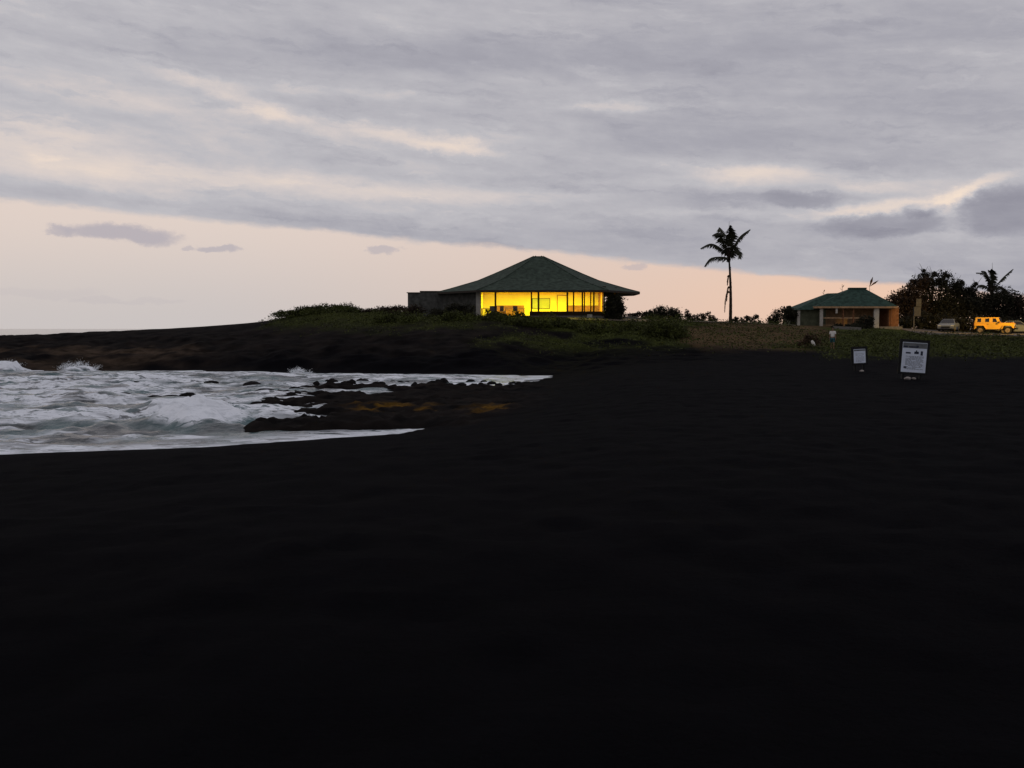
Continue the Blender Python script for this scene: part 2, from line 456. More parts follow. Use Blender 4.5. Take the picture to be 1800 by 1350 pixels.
def ground_material():
    m, nt, b = nodes_of('black_sand_and_turf')
    L = nt.links.new
    tc = nt.nodes.new('ShaderNodeTexCoord')

    def noise(s, det=6, r=.6):
        n = nt.nodes.new('ShaderNodeTexNoise'); n.inputs['Scale'].default_value = s
        n.inputs['Detail'].default_value = det; n.inputs['Roughness'].default_value = r
        L(tc.outputs['Object'], n.inputs['Vector']); return n.outputs['Fac']

    def ramp(f, c0, c1, p0=.35, p1=.65):
        r = nt.nodes.new('ShaderNodeValToRGB')
        r.color_ramp.elements[0].position = p0; r.color_ramp.elements[1].position = p1
        r.color_ramp.elements[0].color = (*c0, 1); r.color_ramp.elements[1].color = (*c1, 1)
        L(f, r.inputs['Fac']); return r.outputs['Color']

    def attr(n):
        a = nt.nodes.new('ShaderNodeAttribute'); a.attribute_name = n; return a.outputs['Fac']

    def mix(f, a, bb):
        x = nt.nodes.new('ShaderNodeMix'); x.data_type = 'RGBA'
        L(f, x.inputs['Factor']); L(a, x.inputs['A']); L(bb, x.inputs['B']); return x.outputs['Result']

    fine = noise(9, 8, .75); blotch = noise(1.7, 8, .7); mid = noise(.8, 6); coarse = noise(.12, 4); grain = noise(60, 3, .8)
    sand = mix(coarse, ramp(blotch, (.0014, .0013, .002), (.0036, .0035, .0052), .33, .7), ramp(grain, (.0012, .001, .0016), (.005, .0047, .0062), .3, .7))
    rock = ramp(mid, (.005, .0045, .0048), (.018, .0145, .013))
    brown = ramp(mid, (.022, .015, .01), (.075, .052, .037))
    gr = mix(mid, ramp(fine, (.014, .018, .006), (.055, .07, .016)), ramp(fine, (.03, .034, .01), (.1, .11, .025)))
    dr = mix(mid, ramp(fine, (.035, .022, .012), (.1, .065, .034)), ramp(fine, (.07, .047, .024), (.18, .118, .06)))
    al = ramp(fine, (.05, .024, .004), (.2, .105, .013))
    c = mix(attr('rock'), sand, rock)
    c = mix(attr('brown'), c, brown)
    c = mix(attr('grass'), c, gr)
    c = mix(attr('dry'), c, dr)
    c = mix(attr('algae'), c, al)
    L(c, b.inputs['Base Color'])
    b.inputs['Roughness'].default_value = 1.0
    b.inputs['Specular IOR Level'].default_value = 0.02
    bp = nt.nodes.new('ShaderNodeBump'); bp.inputs['Strength'].default_value = .6; bp.inputs['Distance'].default_value = .05
    L(fine, bp.inputs['Height']); L(bp.outputs['Normal'], b.inputs['Normal'])
    return m


ground.data.materials.append(ground_material())

# ------------------------------------------------------------------ sea
srow = np.concatenate([np.arange(14, 120, .26), np.geomspace(120, 40000, 90)])
stt = np.linspace(-1.6, 1.18, 560)
SY, ST = np.meshgrid(srow, stt, indexing='ij')
SX = (SY + 7) * ST
fade = 1 - sstep(95, 160, SY)
hb = smooth_h(SX, SY)
swell = np.sin(SY * .55 + 1.6 * fbm(SX * .08, SY * .08, 3, 3) * 6) * .06
chop = (fbm(SX * .45, SY * .8, 11, 5) - .5) * .55 + (fbm(SX * 1.7, SY * 2.4, 12, 4) - .5) * .24
depthf = sstep(.0, .35, -hb)
SZ = fade * (swell + chop) * (.2 + .8 * depthf) + .0
su = 900 + F * SX / SY; sv = HOR + EYE * F / SY
bk = blob(su + (fbm(SX, SY, 14, 3) - .5) * 60, sv, 345, 738, 75, 15, .7) * (SY < 50) * (.55 + .9 * fbm(SX * 2.2, SY * 2.2, 15, 4)) * .62
bk2 = blob(su, sv, 430, 664, 420, 4.5, .9) * .22
bk3 = blob(su, sv, 110, 700, 260, 5, .8, .02) * .16 + blob(su, sv, 120, 735, 260, 5, .8, -.02) * .13 + blob(su, sv, 90, 672, 200, 4, .8, .01) * .2
core = np.zeros_like(SX)
for px_, d_, w_, h_ in ((140, 74.6, .9, .75), (10, 75.2, 1.1, .7), (525, 70.2, .5, .35)):
    xc_ = (px_ - 900) / F * d_
    core += h_ * np.exp(-np.abs((SX - xc_) / (w_ * 1.15)) ** 4 - ((SY - d_) / .8) ** 2) * np.clip(2.6 * (fbm(SX * 2.1 + px_, SY * 1.1, 18, 3) - .3), .04, 1.3)
SZ = SZ + fade * (bk + bk2 + bk3 + core)
nf = fbm(SX * .30 + .15 * SY, SY * .62, 41, 5)
nf2 = fbm(SX * .85, SY * 1.9, 42, 4)
nf3 = fbm(SX * .10, SY * .16, 43, 3)
brk = bk * 1.3 + (bk2 + bk3) * 1.5
foam = sstep(.415, .60, nf * .55 + nf2 * .33 + (nf3 - .5) * .3 + .075 + .22 * brk)
foam = np.maximum(foam, 1.0 * sstep(.12, .3, bk))
foam = np.maximum(foam, sstep(.05, .2, core))
foam = np.maximum(foam, .85 * (1 - sstep(.02, .13, -hb)) * (SY < 90))            # wash along the edges
foam = np.maximum(foam, .04) * (1 - sstep(84, 100, SY))
sea = obj('sea', grid_mesh('sea', SX, SY, SZ, dict(foam=np.clip(foam, 0, 1), near=1 - sstep(95, 140, SY), crest=np.clip(sstep(.2, .4, bk) * .9 + sstep(.05, .2, core) + .75 * (1 - sstep(.0, .07, -hb)) * (SY < 90), 0, 1))))
tag(sea, kind='structure')


def sea_material():
    m, nt, b = nodes_of('surf_and_foam')
    L = nt.links.new
    tc = nt.nodes.new('ShaderNodeTexCoord')
    a = nt.nodes.new('ShaderNodeAttribute'); a.attribute_name = 'foam'
    mp = nt.nodes.new('ShaderNodeMapping'); mp.inputs['Scale'].default_value = (.8, 2.0, 1); L(tc.outputs['Object'], mp.inputs['Vector'])
    n1 = nt.nodes.new('ShaderNodeTexNoise'); n1.inputs['Scale'].default_value = 2.2; n1.inputs['Detail'].default_value = 8
    n1.inputs['Roughness'].default_value = .65
    L(mp.outputs['Vector'], n1.inputs['Vector'])
    mm = nt.nodes.new('ShaderNodeMath'); mm.operation = 'MULTIPLY_ADD'
    L(n1.outputs['Fac'], mm.inputs[0]); mm.inputs[1].default_value = 1.5; mm.inputs[2].default_value = -.72
    ad = nt.nodes.new('ShaderNodeMath'); ad.operation = 'MULTIPLY_ADD'; ad.use_clamp = True
    sc_ = nt.nodes.new('ShaderNodeMath'); sc_.operation = 'MULTIPLY'
    # noise counts only where there is some foam
    L(mm.outputs[0], sc_.inputs[0]); L(a.outputs['Fac'], sc_.inputs[1])
    L(sc_.outputs[0], ad.inputs[0]); ad.inputs[1].default_value = 1.1
    L(a.outputs['Fac'], ad.inputs[2])
    # dark gaps between the foam streaks
    cur = ad.outputs[0]
    for scl, lo_, hi_, off, amt in (((.42, .95, 1), .532, .585, 3.0, .9), ((1.1, 2.4, 1), .55, .595, 9.0, .85), ((2.6, 5.0, 1), .57, .63, 5.0, .5)):
        mp2 = nt.nodes.new('ShaderNodeMapping'); mp2.inputs['Scale'].default_value = scl; mp2.inputs['Location'].default_value = (off, off, 0)
        L(tc.outputs['Object'], mp2.inputs['Vector'])
        nd = nt.nodes.new('ShaderNodeTexNoise'); nd.inputs['Scale'].default_value = 1; nd.inputs['Detail'].default_value = 7; nd.inputs['Roughness'].default_value = .62; nd.inputs['Distortion'].default_value = .5
        L(mp2.outputs['Vector'], nd.inputs['Vector'])
        mr = nt.nodes.new('ShaderNodeMapRange'); mr.interpolation_type = 'SMOOTHSTEP'
        mr.inputs['From Min'].default_value = lo_; mr.inputs['From Max'].default_value = hi_; mr.inputs['To Min'].default_value = 1; mr.inputs['To Max'].default_value = 1 - amt
        L(nd.outputs['Fac'], mr.inputs['Value'])
        # a breaking crest stays white
        pw = nt.nodes.new('ShaderNodeAttribute'); pw.attribute_name = 'crest'
        mxx = nt.nodes.new('ShaderNodeMath'); mxx.operation = 'MAXIMUM'; L(mr.outputs['Result'], mxx.inputs[0]); L(pw.outputs['Fac'], mxx.inputs[1])
        mu = nt.nodes.new('ShaderNodeMath'); mu.operation = 'MULTIPLY'; L(cur, mu.inputs[0]); L(mxx.outputs[0], mu.inputs[1]); cur = mu.outputs[0]
    mx = nt.nodes.new('ShaderNodeMix'); mx.data_type = 'RGBA'
    L(cur, mx.inputs['Factor'])
    n2 = nt.nodes.new('ShaderNodeTexNoise'); n2.inputs['Scale'].default_value = .35; n2.inputs['Detail'].default_value = 3
    L(tc.outputs['Object'], n2.inputs['Vector'])
    r = nt.nodes.new('ShaderNodeValToRGB')
    r.color_ramp.elements[0].position = .4; r.color_ramp.elements[1].position = .62
    r.color_ramp.elements[0].color = (.018, .024, .03, 1); r.color_ramp.elements[1].color = (.05, .11, .12, 1)
    L(n2.outputs['Fac'], r.inputs['Fac'])
    L(r.outputs['Color'], mx.inputs['A'])
    mx.inputs['B'].default_value = (.86, .89, .95, 1)
    L(mx.outputs['Result'], b.inputs['Base Color'])
    rr = nt.nodes.new('ShaderNodeMapRange')
    rr.inputs['To Min'].default_value = .12; rr.inputs['To Max'].default_value = .95
    L(cur, rr.inputs['Value']); L(rr.outputs['Result'], b.inputs['Roughness'])
    b.inputs['IOR'].default_value = 1.33
    n3 = nt.nodes.new('ShaderNodeTexNoise'); n3.inputs['Scale'].default_value = 3.2; n3.inputs['Detail'].default_value = 6
    L(tc.outputs['Object'], n3.inputs['Vector'])
    bp = nt.nodes.new('ShaderNodeBump'); bp.inputs['Distance'].default_value = .12
    na = nt.nodes.new('ShaderNodeAttribute'); na.attribute_name = 'near'
    ns = nt.nodes.new('ShaderNodeMath'); ns.operation = 'MULTIPLY_ADD'; ns.inputs[1].default_value = .55; ns.inputs[2].default_value = .01
    L(na.outputs['Fac'], ns.inputs[0]); L(ns.outputs[0], bp.inputs['Strength'])
    sp_ = nt.nodes.new('ShaderNodeMath'); sp_.operation = 'MULTIPLY_ADD'; sp_.inputs[1].default_value = -.36; sp_.inputs[2].default_value = .5
    L(na.outputs['Fac'], sp_.inputs[0]); L(sp_.outputs[0], b.inputs['Specular IOR Level'])
    L(n3.outputs['Fac'], bp.inputs['Height']); L(bp.outputs['Normal'], b.inputs['Normal'])
    return m


sea.data.materials.append(sea_material())
M['spray'] = mat('spray_foam', (.86, .89, .94), .95, .1, .1, 4)
rng = np.random.default_rng(5)


def spray(px, py, d, w, h, n, label):
    """a burst of white water thrown up against the rock: many small drops and sheets"""
    c = P(px, py, d)
    nj = 22
    jx = rng.normal(0, .24, nj) * w; ja = rng.normal(0, .5, nj) + jx / w * .9
    jh = h * rng.uniform(.25, 1.15, nj) * np.exp(-(jx / w * 2.2) ** 2)
    k = rng.integers(0, nj, n); f = rng.random(n) ** .8
    x = jx[k] + np.sin(ja[k]) * jh[k] * f * 1.1 + rng.normal(0, 1, n) * (.04 + .13 * f)
    z = np.abs(jh[k] * (f * (1.7 - .75 * f)) + rng.normal(0, 1, n) * (.03 + .07 * f))
    y = rng.normal(0, .3, n)
    V = np.zeros((n, 4, 3))
    s = rng.uniform(.012, .05, n) * (1.25 - .7 * f)
    A = rng.normal(size=(n, 3)); A /= np.linalg.norm(A, axis=1)[:, None]
    B = np.cross(A, rng.normal(size=(n, 3))); B /= np.linalg.norm(B, axis=1)[:, None]
    ctr = np.stack([c.x + x, c.y + y, z - .03], -1)
    for k, (aa, bb) in enumerate(((1, 0), (0, 1), (-1, 0), (0, -1))):
        V[:, k] = ctr + (A * aa + B * bb) * s[:, None]
    o = obj('sea_spray', quads_mesh('sea_spray', V), M['spray'])
    tag(o, label, 'sea spray', None, 'stuff')


spray(140, 650, 76, 3.2, .75, 2600, 'burst of white spray against the brown rocks of the headland')
spray(12, 648, 77, 2.8, .8, 2600, 'burst of white spray at the edge of the photo below the headland')
spray(365, 745, 35, 2.4, .6, 6000, 'white water breaking over the near end of the lava shelf')
spray(525, 655, 71, 1.3, .45, 1500, 'small splash on the far shore under the headland slope')

# loose lava rocks standing out of the wash
def rock_mesh(seed, sx, sy, sz):
    bm = bmesh.new()
    bmesh.ops.create_icosphere(bm, subdivisions=3, radius=1)
    r = random.Random(seed)
    off = [Vector((r.uniform(-1, 1), r.uniform(-1, 1), r.uniform(-1, 1))).normalized() for _ in range(9)]
    cut = [r.uniform(.55, .9) for _ in off]
    for v in bm.verts:
        p = v.co.copy()
        for o_, c_ in zip(off, cut):
            q = p.dot(o_)
            if q > c_: p -= o_ * (q - c_) * .85
        p += Vector((r.uniform(-1, 1), r.uniform(-1, 1), r.uniform(-1, 1))) * .045
        v.co = Vector((p.x * sx, p.y * sy, p.z * sz))
    me = bpy.data.meshes.new('lava_rock'); bm.to_mesh(me); bm.free()
    return me


def lava_rock(px, py, sx, sz, seed, label, group=None, sy=None):
    d = 3.15 * F / (py - HOR)
    c = P(px, py, d)
    o = obj('lava_rock', rock_mesh(seed, sx, sy or sx * .7, sz), M['lava'])
    o.location = (c.x, d, max(.02, gz(c.x, d) - sz * .2))
    tag(o, label, 'rock', group)


lava_rock(332, 700, .5, .32, 1, 'pointed black rock standing alone in the surf beyond the breaking wave')
lava_rock(362, 745, .36, .2, 2, 'black rock awash in the breaking wave, on the side of open water')
lava_rock(395, 742, .4, .26, 3, 'black rock at the foot of the breaking wave beside the lava shelf')
lava_rock(470, 690, .7, .25, 4, 'broad low black rock at the seaward tip of the lava shelf')
for i_, (px, py, s_) in enumerate(((242, 673, .5), (372, 672, .45), (444, 675, .6), (478, 677, .5), (170, 679, .4), (218, 694, .45), (268, 700, .55), (300, 699, .5), (320, 714, .3), (355, 711, .4),
                                    (520, 683, .5))):
    lava_rock(px, py, s_, s_ * .32, 152 + i_, 'low dark rock awash in the surf seaward of the lava shelf', 'low dark rocks awash in the surf')
rr_ = random.Random(3)
for i in range(26):
    px = 560 + i * 14 + rr_.uniform(-6, 6)
    py = 672 + (px - 560) * .006 + rr_.uniform(-3, 4)
    s = rr_.uniform(.16, .36)
    lava_rock(px, py, s, s * rr_.uniform(.5, .8), 20 + i, 'small black rock in the row edging the white channel', 'small black rocks edging the white channel')

# ------------------------------------------------------------------ plants
def leaf_quads(C, size, seed, flat=0.0, aspect=.45):
    g = np.random.default_rng(seed)
    n = len(C)
    A = g.normal(size=(n, 3)); A[:, 2] = A[:, 2] * (1 - flat) + flat * .6
    A /= np.linalg.norm(A, axis=1)[:, None]
    B = np.cross(A, g.normal(size=(n, 3))); B /= np.linalg.norm(B, axis=1)[:, None]
    s = size * g.uniform(.6, 1.4, n)
    V = np.zeros((n, 4, 3))
    V[:, 0] = C - A * s[:, None]; V[:, 2] = C + A * s[:, None]
    V[:, 1] = C + B * (s * aspect)[:, None]; V[:, 3] = C - B * (s * aspect)[:, None]
    return V


def crown_points(blobs, n, seed, clump=.5, shell=.45):
    """blobs: list of (cx,cy,cz,rx,ry,rz); leaves gather in clumps spread through the crown"""
    g = np.random.default_rng(seed)
    vol = np.array([b[3] * b[4] * b[5] for b in blobs]) ** .8; vol /= vol.sum()
    pts = []
    for b, f in zip(blobs, vol):
        k = max(5, int(n * f / 34))
        dirs = g.normal(size=(k, 3)); dirs /= np.linalg.norm(dirs, axis=1)[:, None]
        rad = g.uniform(shell, 1.02, k) ** .8
        cc = dirs * rad[:, None]
        m = int(n * f / k) + 1
        q = np.repeat(cc, m, 0) + g.normal(size=(k * m, 3)) * clump * .36
        pts.append(q * np.array(b[3:6]) + np.array(b[:3]))
    return np.concatenate(pts)


def plant(name, label, cat, loc, blobs, n, size, seed, m, group=None, stems=3, part='foliage', trunk='stem', shell=.35, cl=.5):
    t = thing(name, label, cat, loc, 0, group)
    pts = crown_points(blobs, n, seed, cl, shell)
    pts = pts[pts[:, 2] > -.1]
    obj(part, quads_mesh(part, leaf_quads(pts, size, seed)), m, t)
    g = random.Random(seed)
    for k in range(stems):
        mb = MB()
        b = blobs[k % len(blobs)]
        e = Vector((b[0] + g.uniform(-.4, .4) * b[3], b[1] + g.uniform(-.4, .4) * b[4], b[2] + .55 * b[5]))
        s = Vector((g.uniform(-.15, .15) + (b[0] * .35), g.uniform(-.15, .15) + b[1] * .35, -.25))
        mid = s.lerp(e, .5) + Vector((g.uniform(-.3, .3), g.uniform(-.3, .3), .05))
        r = .035 + .03 * e.z
        mb.tube([s, mid, e], [r, r * .65, r * .25], 6)
        mb.build(trunk, M['bark'], t)
    return t


def base(px, d):
    x = (px - 900) / F * d
    return Vector((x, d, gz(x, d) - .02))


# the shrubs on the ridge, seen against the sky
plant('coastal_shrub', 'low green shrub at the seaward end of the ridge hedge', 'shrub', base(530, 96.5),
      [(-1.2, 0, .1, 1.5, 1.0, .4), (.2, .2, .3, 1.4, 1.1, .5), (1.4, 0, .4, 1.2, 1.0, .55)], 6500, .085, 101, M['leafgreen'], 'shrubs along the ridge')
plant('coastal_shrub', 'tallest broad shrub on the ridge, falling off steeply on its pavilion side', 'shrub', base(585, 97),
      [(-1.6, 0, .1, 1.4, 1.1, .55), (0, .2, .2, 1.6, 1.2, .6), (1.4, 0, .15, 1.3, 1.0, .65), (2.3, -.1, 0, .8, .8, .45)], 8000, .085, 102, M['leafgreen'], 'shrubs along the ridge')
plant('coastal_shrub', 'flat low shrub on the ridge running up to the windowless wing', 'shrub', base(685, 97),
      [(-2.0, 0, .1, 1.0, .9, .42), (-.6, .1, .22, 1.4, .9, .5), (1.2, 0, .35, 1.5, .9, .55), (2.5, .3, .4, 1.0, .8, .55), (.3, 0, .2, 1.4, .9, .4)], 7500, .085, 103, M['leafred'], 'shrubs along the ridge')
plant('coastal_shrub', 'dark shrub growing against the foot of the windowless wing', 'shrub', base(795, 94.5),
      [(-1.5, 0, .3, 1.2, .7, .5), (.2, 0, .55, 1.2, .7, .75), (1.5, .1, .5, .9, .6, .75)], 3400, .1, 104, M['leaf'])
plant('garden_plant', 'low leafy plant in front of the widest lit window', 'plant', base(908, 95.3),
      [(0, 0, .2, .5, .3, .3), (.5, 0, .12, .4, .3, .22), (-.5, 0, .1, .4, .3, .2)], 700, .08, 130, M['leaf'], 'plants under the pavilion windows')
plant('garden_plant', 'low leafy plant in front of the narrow window beside the corner post', 'plant', base(858, 95.3),
      [(0, 0, .3, .35, .3, .4), (.35, 0, .15, .3, .3, .25)], 600, .08, 131, M['leaf'], 'plants under the pavilion windows')
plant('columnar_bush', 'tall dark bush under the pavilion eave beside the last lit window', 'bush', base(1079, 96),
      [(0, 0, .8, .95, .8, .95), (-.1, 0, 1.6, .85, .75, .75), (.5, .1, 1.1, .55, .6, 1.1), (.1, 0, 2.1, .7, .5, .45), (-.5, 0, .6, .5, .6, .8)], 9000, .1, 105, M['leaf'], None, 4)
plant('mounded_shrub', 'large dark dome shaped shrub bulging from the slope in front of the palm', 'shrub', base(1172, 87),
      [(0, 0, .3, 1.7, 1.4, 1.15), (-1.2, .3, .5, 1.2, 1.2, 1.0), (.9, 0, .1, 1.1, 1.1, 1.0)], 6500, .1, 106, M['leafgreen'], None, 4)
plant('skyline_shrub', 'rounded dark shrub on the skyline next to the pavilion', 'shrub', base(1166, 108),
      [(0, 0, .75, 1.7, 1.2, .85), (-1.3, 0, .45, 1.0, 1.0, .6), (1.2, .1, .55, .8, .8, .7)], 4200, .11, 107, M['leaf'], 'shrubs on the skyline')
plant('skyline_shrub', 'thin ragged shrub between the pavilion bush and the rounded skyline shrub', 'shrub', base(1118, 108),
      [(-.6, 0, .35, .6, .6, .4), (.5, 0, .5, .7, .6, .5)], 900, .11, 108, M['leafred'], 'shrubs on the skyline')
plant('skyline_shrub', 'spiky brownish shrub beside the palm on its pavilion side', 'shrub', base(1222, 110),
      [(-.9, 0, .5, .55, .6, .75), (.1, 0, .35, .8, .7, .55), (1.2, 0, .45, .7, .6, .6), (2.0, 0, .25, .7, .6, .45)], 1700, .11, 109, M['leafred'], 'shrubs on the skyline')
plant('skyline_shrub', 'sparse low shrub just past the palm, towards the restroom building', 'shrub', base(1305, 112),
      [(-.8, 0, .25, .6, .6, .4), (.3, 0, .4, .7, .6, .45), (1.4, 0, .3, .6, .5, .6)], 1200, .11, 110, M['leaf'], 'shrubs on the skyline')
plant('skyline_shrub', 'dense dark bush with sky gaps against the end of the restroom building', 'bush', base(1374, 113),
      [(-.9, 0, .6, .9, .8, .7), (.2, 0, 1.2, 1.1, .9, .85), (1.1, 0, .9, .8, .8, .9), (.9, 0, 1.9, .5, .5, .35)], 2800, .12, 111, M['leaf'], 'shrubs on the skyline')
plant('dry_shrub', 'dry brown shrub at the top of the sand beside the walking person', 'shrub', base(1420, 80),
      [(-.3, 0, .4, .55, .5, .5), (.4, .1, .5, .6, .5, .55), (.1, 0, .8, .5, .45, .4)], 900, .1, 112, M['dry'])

for i_, (px, d, k_, lb) in enumerate(((800, 90, 1.1, 'spreading shrub on the bank below the stone wall beside the corner post'), (868, 90.5, .9, 'rounded shrub on the bank below the white corner post'),
                                     (925, 89, 1.2, 'broad shrub on the bank below the widest lit window'), (985, 90, 1.0, 'rounded shrub on the bank below the door seen through the window'),
                                     (1045, 88.5, 1.2, 'broad shrub on the bank below the narrow lit windows'), (1100, 90, 1.0, 'rounded shrub on the bank below the tall dark bush'), (700, 90, 1.2, 'spreading shrub on the bank below the flat low ridge shrub'))):
    plant('bank_shrub', lb, 'shrub', base(px, d), [(-.9 * k_, 0, .1, 1.0 * k_, .8, .5 * k_), (.2, .2, .15, 1.2 * k_, .9, .65 * k_), (1.2 * k_, 0, .05, .9 * k_, .8, .5 * k_)], 3200, .1, 400 + i_, M['leafgreen'], 'shrubs on the bank below the pavilion')

# low ground cover: too many leaves to count, one mass
gN = 120000
gx = []; gg = np.random.default_rng(77)
ci = gg.choice(XX.size, size=gN, p=((np.clip(grass, 0, 1) + .35 * np.clip(dry, 0, 1)) * (YY < 110) * (YY > 58) * (np.abs(uu - 900) < 1300) * np.clip(YY / 80, 0, 2)).reshape(-1) / ((np.clip(grass, 0, 1) + .35 * np.clip(dry, 0, 1)) * (YY < 110) * (YY > 58) * (np.abs(uu - 900) < 1300) * np.clip(YY / 80, 0, 2)).sum())
cx = XX.reshape(-1)[ci] + gg.uniform(-.2, .2, gN); cy = YY.reshape(-1)[ci] + gg.uniform(-.15, .15, gN)
hh = .03 + .75 * sstep(.42, .8, fbm(cx * .55, cy * .55, 88, 4)) * gg.uniform(.1, 1, gN)
cz = ground_z(cx, cy) + hh
# keep plants off the buildings, parking and path
keep = ~((cx > -11) & (cx < 13) & (cy > 95.2))
keep &= ~((cx > 30) & (cy > 99.5))
cov = obj('ground_cover', quads_mesh('ground_cover', leaf_quads(np.stack([cx, cy, cz], -1)[keep], .085, 4, .3)), M['leafgreen'])
tag(cov, 'low green ground cover and grass on the slope', 'ground cover', None, 'stuff')


# palms
def frond(mb, pts, width, seed, n=26, droop=.9):
    """a feather leaf: a rib along pts and leaflets hanging off both sides"""
    g = random.Random(seed)
    P_ = [Vector(p) for p in pts]
    # quadratic-ish resample
    def at(t):
        k = t * (len(P_) - 1); i = min(int(k), len(P_) - 2); f = k - i
        p0 = P_[max(i - 1, 0)]; p1 = P_[i]; p2 = P_[i + 1]; p3 = P_[min(i + 2, len(P_) - 1)]
        return .5 * ((2 * p1) + (p2 - p0) * f + (2 * p0 - 5 * p1 + 4 * p2 - p3) * f * f + (3 * p1 - p0 - 3 * p2 + p3) * f ** 3)
    C = [at(i / 14) for i in range(15)]
    mb.tube(C, [.05 * (1 - i / 16) + .01 for i in range(15)], 5)
    for i in range(n):
        t = .1 + .9 * i / (n - 1)
        p = at(t); tg = (at(min(1, t + .03)) - at(max(0, t - .03))).normalized()
        side = tg.cross(Vector((0, 0, 1)))
        if side.length < .25: side = tg.cross(Vector((.3, 1, 0)))
        side.normalize()
        ln = width * (math.sin(math.pi * min(1, .18 + .8 * t)) ** .7 + .1) * g.uniform(.8, 1.15)
        for s in (-1, 1):
            dr = (side * s * .75 + tg * .55 + Vector((0, 0, -droop * g.uniform(.6, 1.2)))).normalized()
            e = p + dr * ln
            m_ = p + dr * ln * .5 + Vector((0, 0, .06 * ln))
            wv = tg * (.06 + .02 * g.random())
            b0 = len(mb.v)
            mb.v += [tuple(p - wv), tuple(p + wv), tuple(m_ + wv), tuple(m_ - wv), tuple(e)]
            mb.f += [(b0, b0 + 1, b0 + 2, b0 + 3), (b0 + 3, b0 + 2, b0 + 4)]
            mb.m += [0, 0]


def coconut_palm(label, crown_c, base_c, fr, tr_r, dead=True, group=None, sag=.9):
    t = thing('coconut_palm', label, 'palm tree', base_c, 0, group)
    B = Vector(base_c)
    h = Vector(crown_c) - B
    mb = MB()
    pts = []; rad = []
    for i in range(23):
        f = i / 22
        pts.append(Vector((h.x * f + .12 * math.sin(f * 3.1), h.y * f, -.25 + (h.z + .25) * f)))
        rad.append(tr_r * (1.35 - .75 * f + .35 * max(0, .08 - f) / .08) * (1.0 if i % 2 else 1.07))
    mb.tube(pts, rad, 10)
    mb.build('trunk', M['bark'], t, True)
    for k, (q, w) in enumerate(fr):
        f_ = MB()
        frond(f_, [h + Vector(p) for p in q], w, k + 3, 28, sag)
        f_.build('frond', M['frond'], t, fix=False)
    sp = MB(); sp.tube([h + Vector((0, 0, -.2)), h + Vector((.02, 0, 1.6)), h + Vector((0, 0, 3.7))], [.07, .05, .012], 5)
    sp.build('spear_leaf', M['frond'], t)
    hub = MB()
    g = random.Random(2)
    for k in range(9):
        a = k * .7
        hub.tube([h + Vector((0, 0, -.55)), h + Vector((.2 * math.cos(a), .2 * math.sin(a), .1)), h + Vector((.42 * math.cos(a), .42 * math.sin(a), .6 + g.uniform(0, .4)))], [.1, .1, .03], 5)
    hub.build('leaf_base', M['bark'], t)
    if dead:
        for k, (z0, dx, ln) in enumerate(((.69, -.15, 1.0), (.52, -.25, 1.5), (.45, -.45, 2.2), (.82, .15, .7), (.6, .2, .6))):
            dm = MB()
            s = Vector((h.x * z0, h.y * z0, h.z * z0))
            frond(dm, [s, s + Vector((dx * .6, .05, .05)), s + Vector((dx, .1, -ln * .5)), s + Vector((dx * 1.1, .1, -ln))], .3, 60 + k, 20, 1.6)
            dm.build('dead_frond', M['dead'], t, fix=False)
    return t


S1 = 110 / F                                      # metres per photograph pixel at the palm


def rel(pts, cx, cy, s, deps):
    return [((x - cx) * s, dy, (cy - y) * s) for (x, y), dy in zip(pts, deps)]


cpx, cpy = 1281, 448
FR = [
    (rel([(1281, 450), (1270, 425), (1262, 411), (1251, 414)], cpx, cpy, S1, (0, -.2, -.5, -.8)), .85),
    (rel([(1281, 452), (1267, 436), (1251, 428), (1235, 435)], cpx, cpy, S1, (0, .2, .5, .8)), .8),
    (rel([(1281, 454), (1268, 452), (1247, 455), (1236, 468)], cpx, cpy, S1, (0, -.3, -.8, -1.1)), .8),
    (rel([(1281, 450), (1275, 425), (1272, 405), (1270, 398)], cpx, cpy, S1, (0, .3, .9, 1.6)), .8),
    (rel([(1281, 450), (1280, 425), (1279, 408), (1277, 400)], cpx, cpy, S1, (0, -.4, -1.0, -1.9)), .8),
    (rel([(1282, 450), (1285, 428), (1287, 412), (1286, 402)], cpx, cpy, S1, (0, .1, .3, .2)), .75),
    (rel([(1282, 450), (1292, 428), (1301, 415), (1315, 405)], cpx, cpy, S1, (0, -.2, -.3, -.5)), .75),
    (rel([(1282, 450), (1292, 436), (1298, 432), (1300, 444)], cpx, cpy, S1, (0, .6, 1.2, 1.7)), .8),
    (rel([(1282, 452), (1290, 442), (1295, 444), (1293, 456)], cpx, cpy, S1, (0, -.7, -1.5, -2.0)), .8),
    (rel([(1282, 452), (1288, 446), (1290, 446), (1287, 456)], cpx, cpy, S1, (0, 1.0, 1.9, 2.4)), .8),
]
b1 = base(1283, 110)
coconut_palm('tall lone coconut palm with ragged crown and dead fronds on its trunk', P(cpx, cpy, 110), b1, FR, .14)

